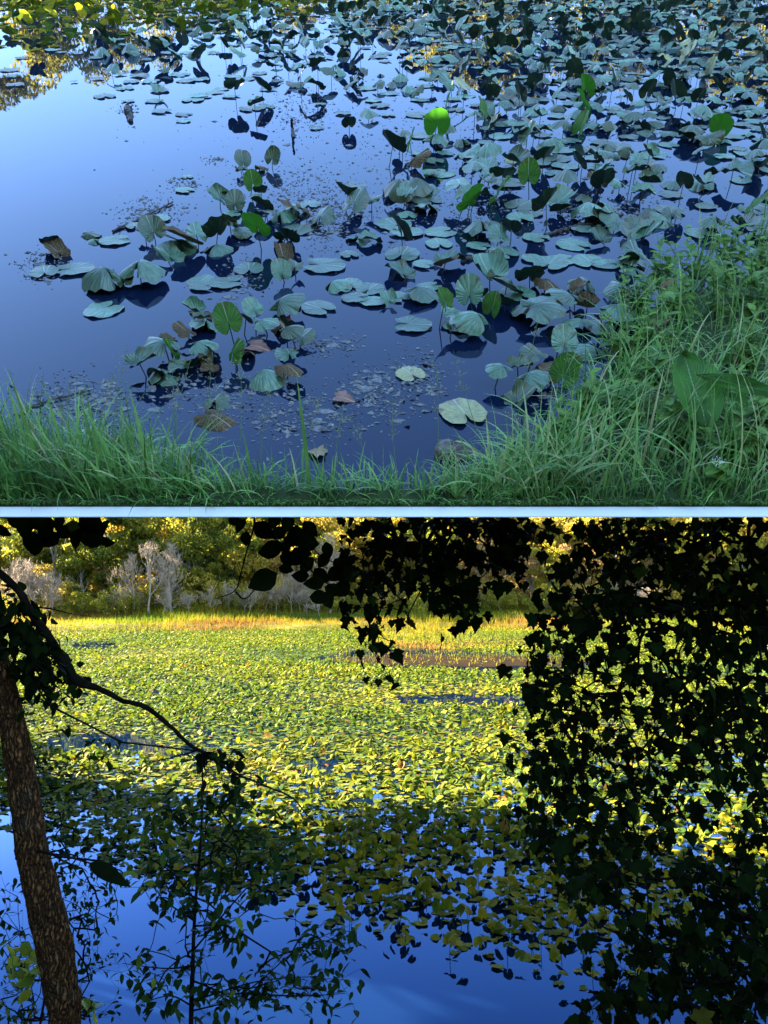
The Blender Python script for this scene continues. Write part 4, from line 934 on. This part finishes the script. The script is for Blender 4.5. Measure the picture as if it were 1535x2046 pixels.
def leaf_branch(pts, curves, size, label, name='leafy_branch', protos=ell, depth=4.4, r=.006):
    base = at(*curves[0][0], depth); o = empty(name, base); g = Geo()
    for c in curves:
        C = spline([at(a, b, depth) - base for a, b in c], 18); tube(g, C, np.linspace(r, r * .4, 18), 5)
    g.build('twigs', M['twig'], o); g = Geo()
    fwd = np.array([0, 1.0, 0])
    for (a, b, *w) in pts:
        w = w[0] if w else 1.0; p = at(a, b, depth + rng.uniform(-.15, .15)) - base
        Rm = rotm(rng.uniform(-.6, .6) , rng.uniform(1.2, 1.9) * rng.choice([-1, 1]), 0) @ rotm(0, 0, 0)
        sp_ = rotm(0, 0, 0)[0]; a_ = rng.uniform(-1.9, .1) if rng.random() < .5 else rng.uniform(-3.2, -1.5)
        # leaf faces the viewer roughly, pointing along angle a_
        yv = np.array([math.cos(a_), rng.normal(0, .25), math.sin(a_)]); yv /= np.linalg.norm(yv); zv = np.array([rng.normal(0, .35), -1, rng.normal(0, .35)]); xv = np.cross(yv, zv); xv /= np.linalg.norm(xv); zv = np.cross(xv, yv)
        Rr = np.stack([xv, yv, zv], 1)[None]; s = size * w * rng.uniform(.85, 1.15)
        scatter(g, protos[rng.integers(0, len(protos))], Rr, (p - yv * s * .5)[None], [s], np.array([rng.beta(1.5, 4)]))
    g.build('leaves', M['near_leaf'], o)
    return tag(o, label, 'tree branch')
leaf_branch([(480, 1048), (527, 1060, 1.2), (555, 1065), (575, 1045), (620, 1057), (540, 1097, 1.2), (570, 1095), (593, 1070, 1.2), (615, 1085, 1.2), (573, 1117), (592, 1112, 1.2), (612, 1130, 1.3), (645, 1120), (572, 1137, .8), (600, 1150, .9), (640, 1150),
             (525, 1160, 1.6), (640, 1195, 1.2), (665, 1180), (683, 1178), (655, 1197), (690, 1118), (675, 1130), (670, 1147), (605, 1105), (548, 1040), (585, 1080), (655, 1100), (628, 1165), (700, 1150), (490, 1075, .7), (470, 1040, .8)],
            [[(505, 1010), (508, 1050), (495, 1095), (483, 1140), (470, 1180), (432, 1196)], [(508, 1050), (560, 1085), (610, 1130), (660, 1170), (700, 1190)], [(560, 1000), (590, 1050), (640, 1110), (690, 1130)], [(470, 1182), (490, 1196), (520, 1165)]], .108,
            'branch with large oval dark leaves hanging left of the top centre')
leaf_branch([(50, 1050, 1.2), (90, 1050, 1.2), (65, 1088, 1.2), (85, 1075), (100, 1078), (150, 1052), (180, 1045, 1.2), (206, 1058, 1.2), (150, 1075), (190, 1078, 1.2), (130, 1062), (72, 1040), (172, 1070, 1.3), (118, 1045), (30, 1045), (10, 1060), (215, 1082, .7)],
            [[(-60, 1030), (30, 1036), (100, 1045), (160, 1060), (215, 1075)], [(100, 1045), (90, 1070), (68, 1095)]], .112, 'short branch of oval dark leaves at the top left corner of the lower view')

# leaning tree at the left: trunk, long bare limb, small leaves
tr_c = [(129, 2060, 68), (128, 2015, 69), (118, 1940, 76), (106, 1870, 77), (86, 1790, 70), (68, 1720, 64), (58, 1660, 62), (50, 1600, 60), (38, 1520, 58), (14, 1400, 54), (-20, 1270, 50), (-55, 1150, 46), (-85, 1060, 42)]
DT = 3.9
tb = np.array([at(140, 2046, DT)[0] + .03, at(140, 2046, DT)[1] - .1, 1.0]); tb[2] = float(terr(tb[0], tb[1])) - .1
root = empty('leaning_tree', tb)
C = [np.zeros(3)] + [at(a, b, DT) - tb for a, b, w in tr_c]; Wt = [90] + [w for *_, w in tr_c]
NS, n = 260, 64
Cs = spline(C, NS); ws = np.interp(np.linspace(0, 1, NS), np.linspace(0, 1, len(Wt)), Wt) / 2 / F * DT * .88
g = Geo(); tube(g, Cs, ws, n)
V = g.v[0].reshape(NS, n, 3); ax = V - Cs[:, None]
th_, l_ = np.arange(n)[None] * 6.283 / n, np.arange(NS)[:, None] * .05
lum = 1 + .05 * np.sin(th_ * 2 + l_ * .6) + .03 * np.sin(th_ * 5 + l_ * .9 + 1) + .045 * np.abs(np.sin(th_ * 9 + 1.5 * np.sin(l_ * 2.3) + 1.1 * np.sin(l_ * 5.1 + th_ * 2))) * (1 + .6 * np.sin(l_ * 3.3 + th_ * 3)) + .03 * np.sin(l_ * 7 + th_ * 4) + rng.normal(0, .014, (NS, n))
for k_, t_, a_ in ((96, 1.0, .16), (140, 4.3, .20), (60, 3.0, .14)): lum = lum + a_ * np.exp(-((np.arange(NS)[:, None] - k_) / 6.0) ** 2 - ((th_ - t_) / .45) ** 2)
g.v[0] = (Cs[:, None] + ax * lum[..., None]).reshape(-1, 3)
g.build('trunk', M['bark'], root)
lb = [(-75, 1085, 24), (30, 1172, 18), (60, 1222, 19), (90, 1262, 20), (130, 1322, 20), (158, 1362, 22), (200, 1376, 13), (245, 1400, 12), (290, 1412, 11), (340, 1450, 10), (375, 1485, 9), (410, 1505, 8), (470, 1545, 6), (530, 1570, 4.5), (585, 1595, 3.5), (615, 1630, 3), (640, 1652, 2)]
def limb(spec, name, parent, base, dd=(0, 0)):
    n = len(spec); P = spline([at(a, b, DT - .05 + dd[0] + (dd[1] - dd[0]) * i / n) - base for i, (a, b, w) in enumerate(spec)], 60)
    w = np.interp(np.linspace(0, 1, 60), np.linspace(0, 1, n), [q[2] for q in spec]) / 2 / F * DT * .8 * rng.uniform(.9, 1.15, 60)
    g = Geo(); tube(g, P + rng.normal(0, .0012, P.shape), w, 8); return g.build(name, M['twig'], parent)
limb(lb, 'limb', root, tb, (0, -.3))
limb([(60, 1212, 5), (110, 1218, 3), (140, 1226, 2), (182, 1232, 1.2)], 'twig', root, tb)
limb([(400, 1497, 5), (350, 1512, 3), (290, 1525, 2)], 'twig', root, tb, (-.15, -.2))
limb([(75, 1700, 8), (130, 1712, 6), (200, 1722, 5), (250, 1745, 3)], 'twig', root, tb)
LV = []
for _ in range(420):
    t = rng.random(); a = (30 + t * 125 - 20, 1190 + t * 165); LV.append((a[0] + rng.normal(-18, 26), a[1] + rng.normal(12, 30), DT + rng.uniform(-.35, .35)))
for _ in range(38): LV.append((rng.uniform(395, 480), 1500 + rng.uniform(-10, 120) * rng.random(), DT - .2 + rng.uniform(-.1, .1)))
for _ in range(26): LV.append((rng.uniform(150, 660), 0, 0))
LV = [p for p in LV if p[1] > 0]
P = np.array([at(*p) for p in LV]) - tb; g = Geo(); connect(g, P[rng.random(len(P)) < .6], at(120, 1310, DT) - tb, .006, .001); g.build('twigs', M['twig'], root)
g = Geo(); n = len(P); kk = rng.integers(0, 3, n); Rm = rotm(rng.uniform(0, 6.28, n), rng.normal(-1, .6, n), rng.normal(0, .4, n)); sc = rng.uniform(.045, .085, n); c = rng.beta(1.5, 3, n)
for a in range(3): s = kk == a; scatter(g, ell[a], Rm[s], P[s], sc[s] * .85, c[s])
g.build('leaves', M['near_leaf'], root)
tag(root, 'leaning rough-barked tree at the left edge with a long bare limb reaching right', 'tree')

# sapling in the middle
SAP = ["0013210000", "0023321000", "0134431000", "2245542000", "5555444100", "4666553000", "0257631000", "0025400124", "1313223555", "4644456532", "0124665424"]
stem_c = [(382, 2046), (385, 1960), (387, 1880), (392, 1790), (400, 1700), (404, 1620), (405, 1545), (404, 1500)]
sb = at(381, 2120, 3.6); sb[2] = float(terr(sb[0], sb[1])) - .05
root = empty('sapling', sb); DS = 3.5
C = spline([np.zeros(3)] + [at(a, b, DS) - sb for a, b in stem_c], 40); g = Geo(); tube(g, C, np.linspace(.012, .002, 40), 7); g.build('stem', M['twig'], root)
BR = [((386, 1900), (470, 1800), (560, 1700), (600, 1650)), ((392, 1800), (340, 1740), (270, 1700), (245, 1680)), ((400, 1720), (470, 1680), (540, 1680)), ((395, 1770), (460, 1740), (560, 1690)), ((386, 1960), (480, 1985), (590, 1900), (690, 1850)), ((385, 1930), (330, 1935), (245, 1925)), ((388, 1850), (450, 1850), (480, 1870)),
      ((403, 1640), (450, 1600), (500, 1580)), ((404, 1660), (350, 1630), (330, 1610)), ((384, 2000), (520, 1960), (650, 1950)), ((383, 2020), (470, 2000), (540, 1990)), ((384, 2010), (340, 1990), (280, 2005)), ((480, 1985), (600, 1990), (690, 1985)), ((590, 1900), (640, 1880), (690, 1890)), ((389, 1840), (330, 1800), (300, 1760))]
g = Geo(); gl = Geo(); PP = []
for b in BR:
    dz = rng.uniform(-.5, .5); cc = spline([at(x, y, DS + dz * i / len(b)) - sb for i, (x, y) in enumerate(b)], 16); tube(g, cc, np.linspace(.0045, .0012, 16), 4, .5, False)
    for k in range(3, 16):
        for _ in range(3):
            PP.append(cc[k] + rng.normal(0, .035, 3))
for p in grid_pts(SAP, 240, 1510, 48, 1.5, (DS - .35, DS + .35)): PP.append(at(*p) - sb)
P = np.array(PP); pr = P[rng.random(len(P)) < .5]; connect(g, pr, C[22], .004, .0008); g.build('twigs', M['twig'], root)
n = len(P); kk = rng.integers(0, 2, n); Rm = rotm(rng.uniform(0, 6.28, n), rng.normal(-.35, .4, n), rng.normal(0, .4, n)); sc = rng.uniform(.036, .066, n)
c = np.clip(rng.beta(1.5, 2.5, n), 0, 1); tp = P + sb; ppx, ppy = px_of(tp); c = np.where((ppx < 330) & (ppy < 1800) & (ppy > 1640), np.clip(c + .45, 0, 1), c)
for a in range(2): s = kk == a; scatter(gl, small[a], Rm[s], P[s], sc[s], c[s])
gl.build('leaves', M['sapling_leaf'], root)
tag(root, 'slender sapling with narrow pointed leaves standing before the blue water', 'sapling')
# left undergrowth
LEFT = ["22100", "33200", "13111", "15432", "14443", "02432", "01442", "02453", "23554", "20452", "31131", "41043", "52021", "63043"]
L = grid_pts(LEFT, 0, 1366, 48, 5.0, (4.3, 5.4)) + grid_pts(["33"] * 12, -96, 1414, 48, .8, (4.3, 5.4))
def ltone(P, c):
    px, py = px_of(P); return np.where((py > 1860) & (px < 100), np.clip(c + .35, 0, 1), c)  # lighter tint paints the same yellow light onto this shrub's corner leaves
sb2 = at(-60, 2100, 4.6); sb2[2] = float(terr(sb2[0], sb2[1])) - .05
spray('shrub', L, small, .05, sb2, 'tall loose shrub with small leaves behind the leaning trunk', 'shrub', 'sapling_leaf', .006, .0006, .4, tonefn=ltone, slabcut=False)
Y_ = [(rng.uniform(20, 110), 1925 + rng.normal(0, 22), 4.2 + rng.uniform(-.2, .2)) for _ in range(70)] + [(185 + rng.normal(0, 12), 2008 + rng.normal(0, 8), 4.2) for _ in range(12)]  # yellow light put into the colour of these corner leaves
spray('lit_yellow_shrub', Y_, ell, .07, sb2 + np.array([.1, -.3, 0]), 'low shrub with leaves coloured as lit yellow at the bottom left corner', 'shrub', 'yellow_leaf', .008, .001, .3, slabcut=False)
def big_leaf():
    A, B = at(178, 1724, 3.0), at(256, 1766, 2.9); root = empty('curved_leaf', A); ax = B - A; L = np.linalg.norm(ax); ax /= L; g = Geo()
    zv = np.array([0.1, -.8, .6]); xv = np.cross(ax, zv); xv /= np.linalg.norm(xv); zv = np.cross(xv, ax)
    V, Q, T, UV = blade_leaf(.13, .1, .12, 8); W_ = (V * np.array([1, 1, 1.0])) @ np.stack([xv, ax, zv], 0) * L; g.add(W_, Q, T, UV, .1); g.build('blade', M['near_leaf'], root)
    g = Geo(); tube(g, spline([at(98, 1716, 3.6) - A, at(130, 1712, 3.3) - A, np.zeros(3)], 8), .003, 4, .5, False); g.build('leaf_stalk', M['twig'], root)
    return tag(root, 'single long dark curved leaf sticking out beside the leaning trunk', 'leaf')
big_leaf()
def zero_check():
    print('objects', len(S.objects), 'faces', sum(len(m.polygons) for m in bpy.data.meshes))
zero_check()
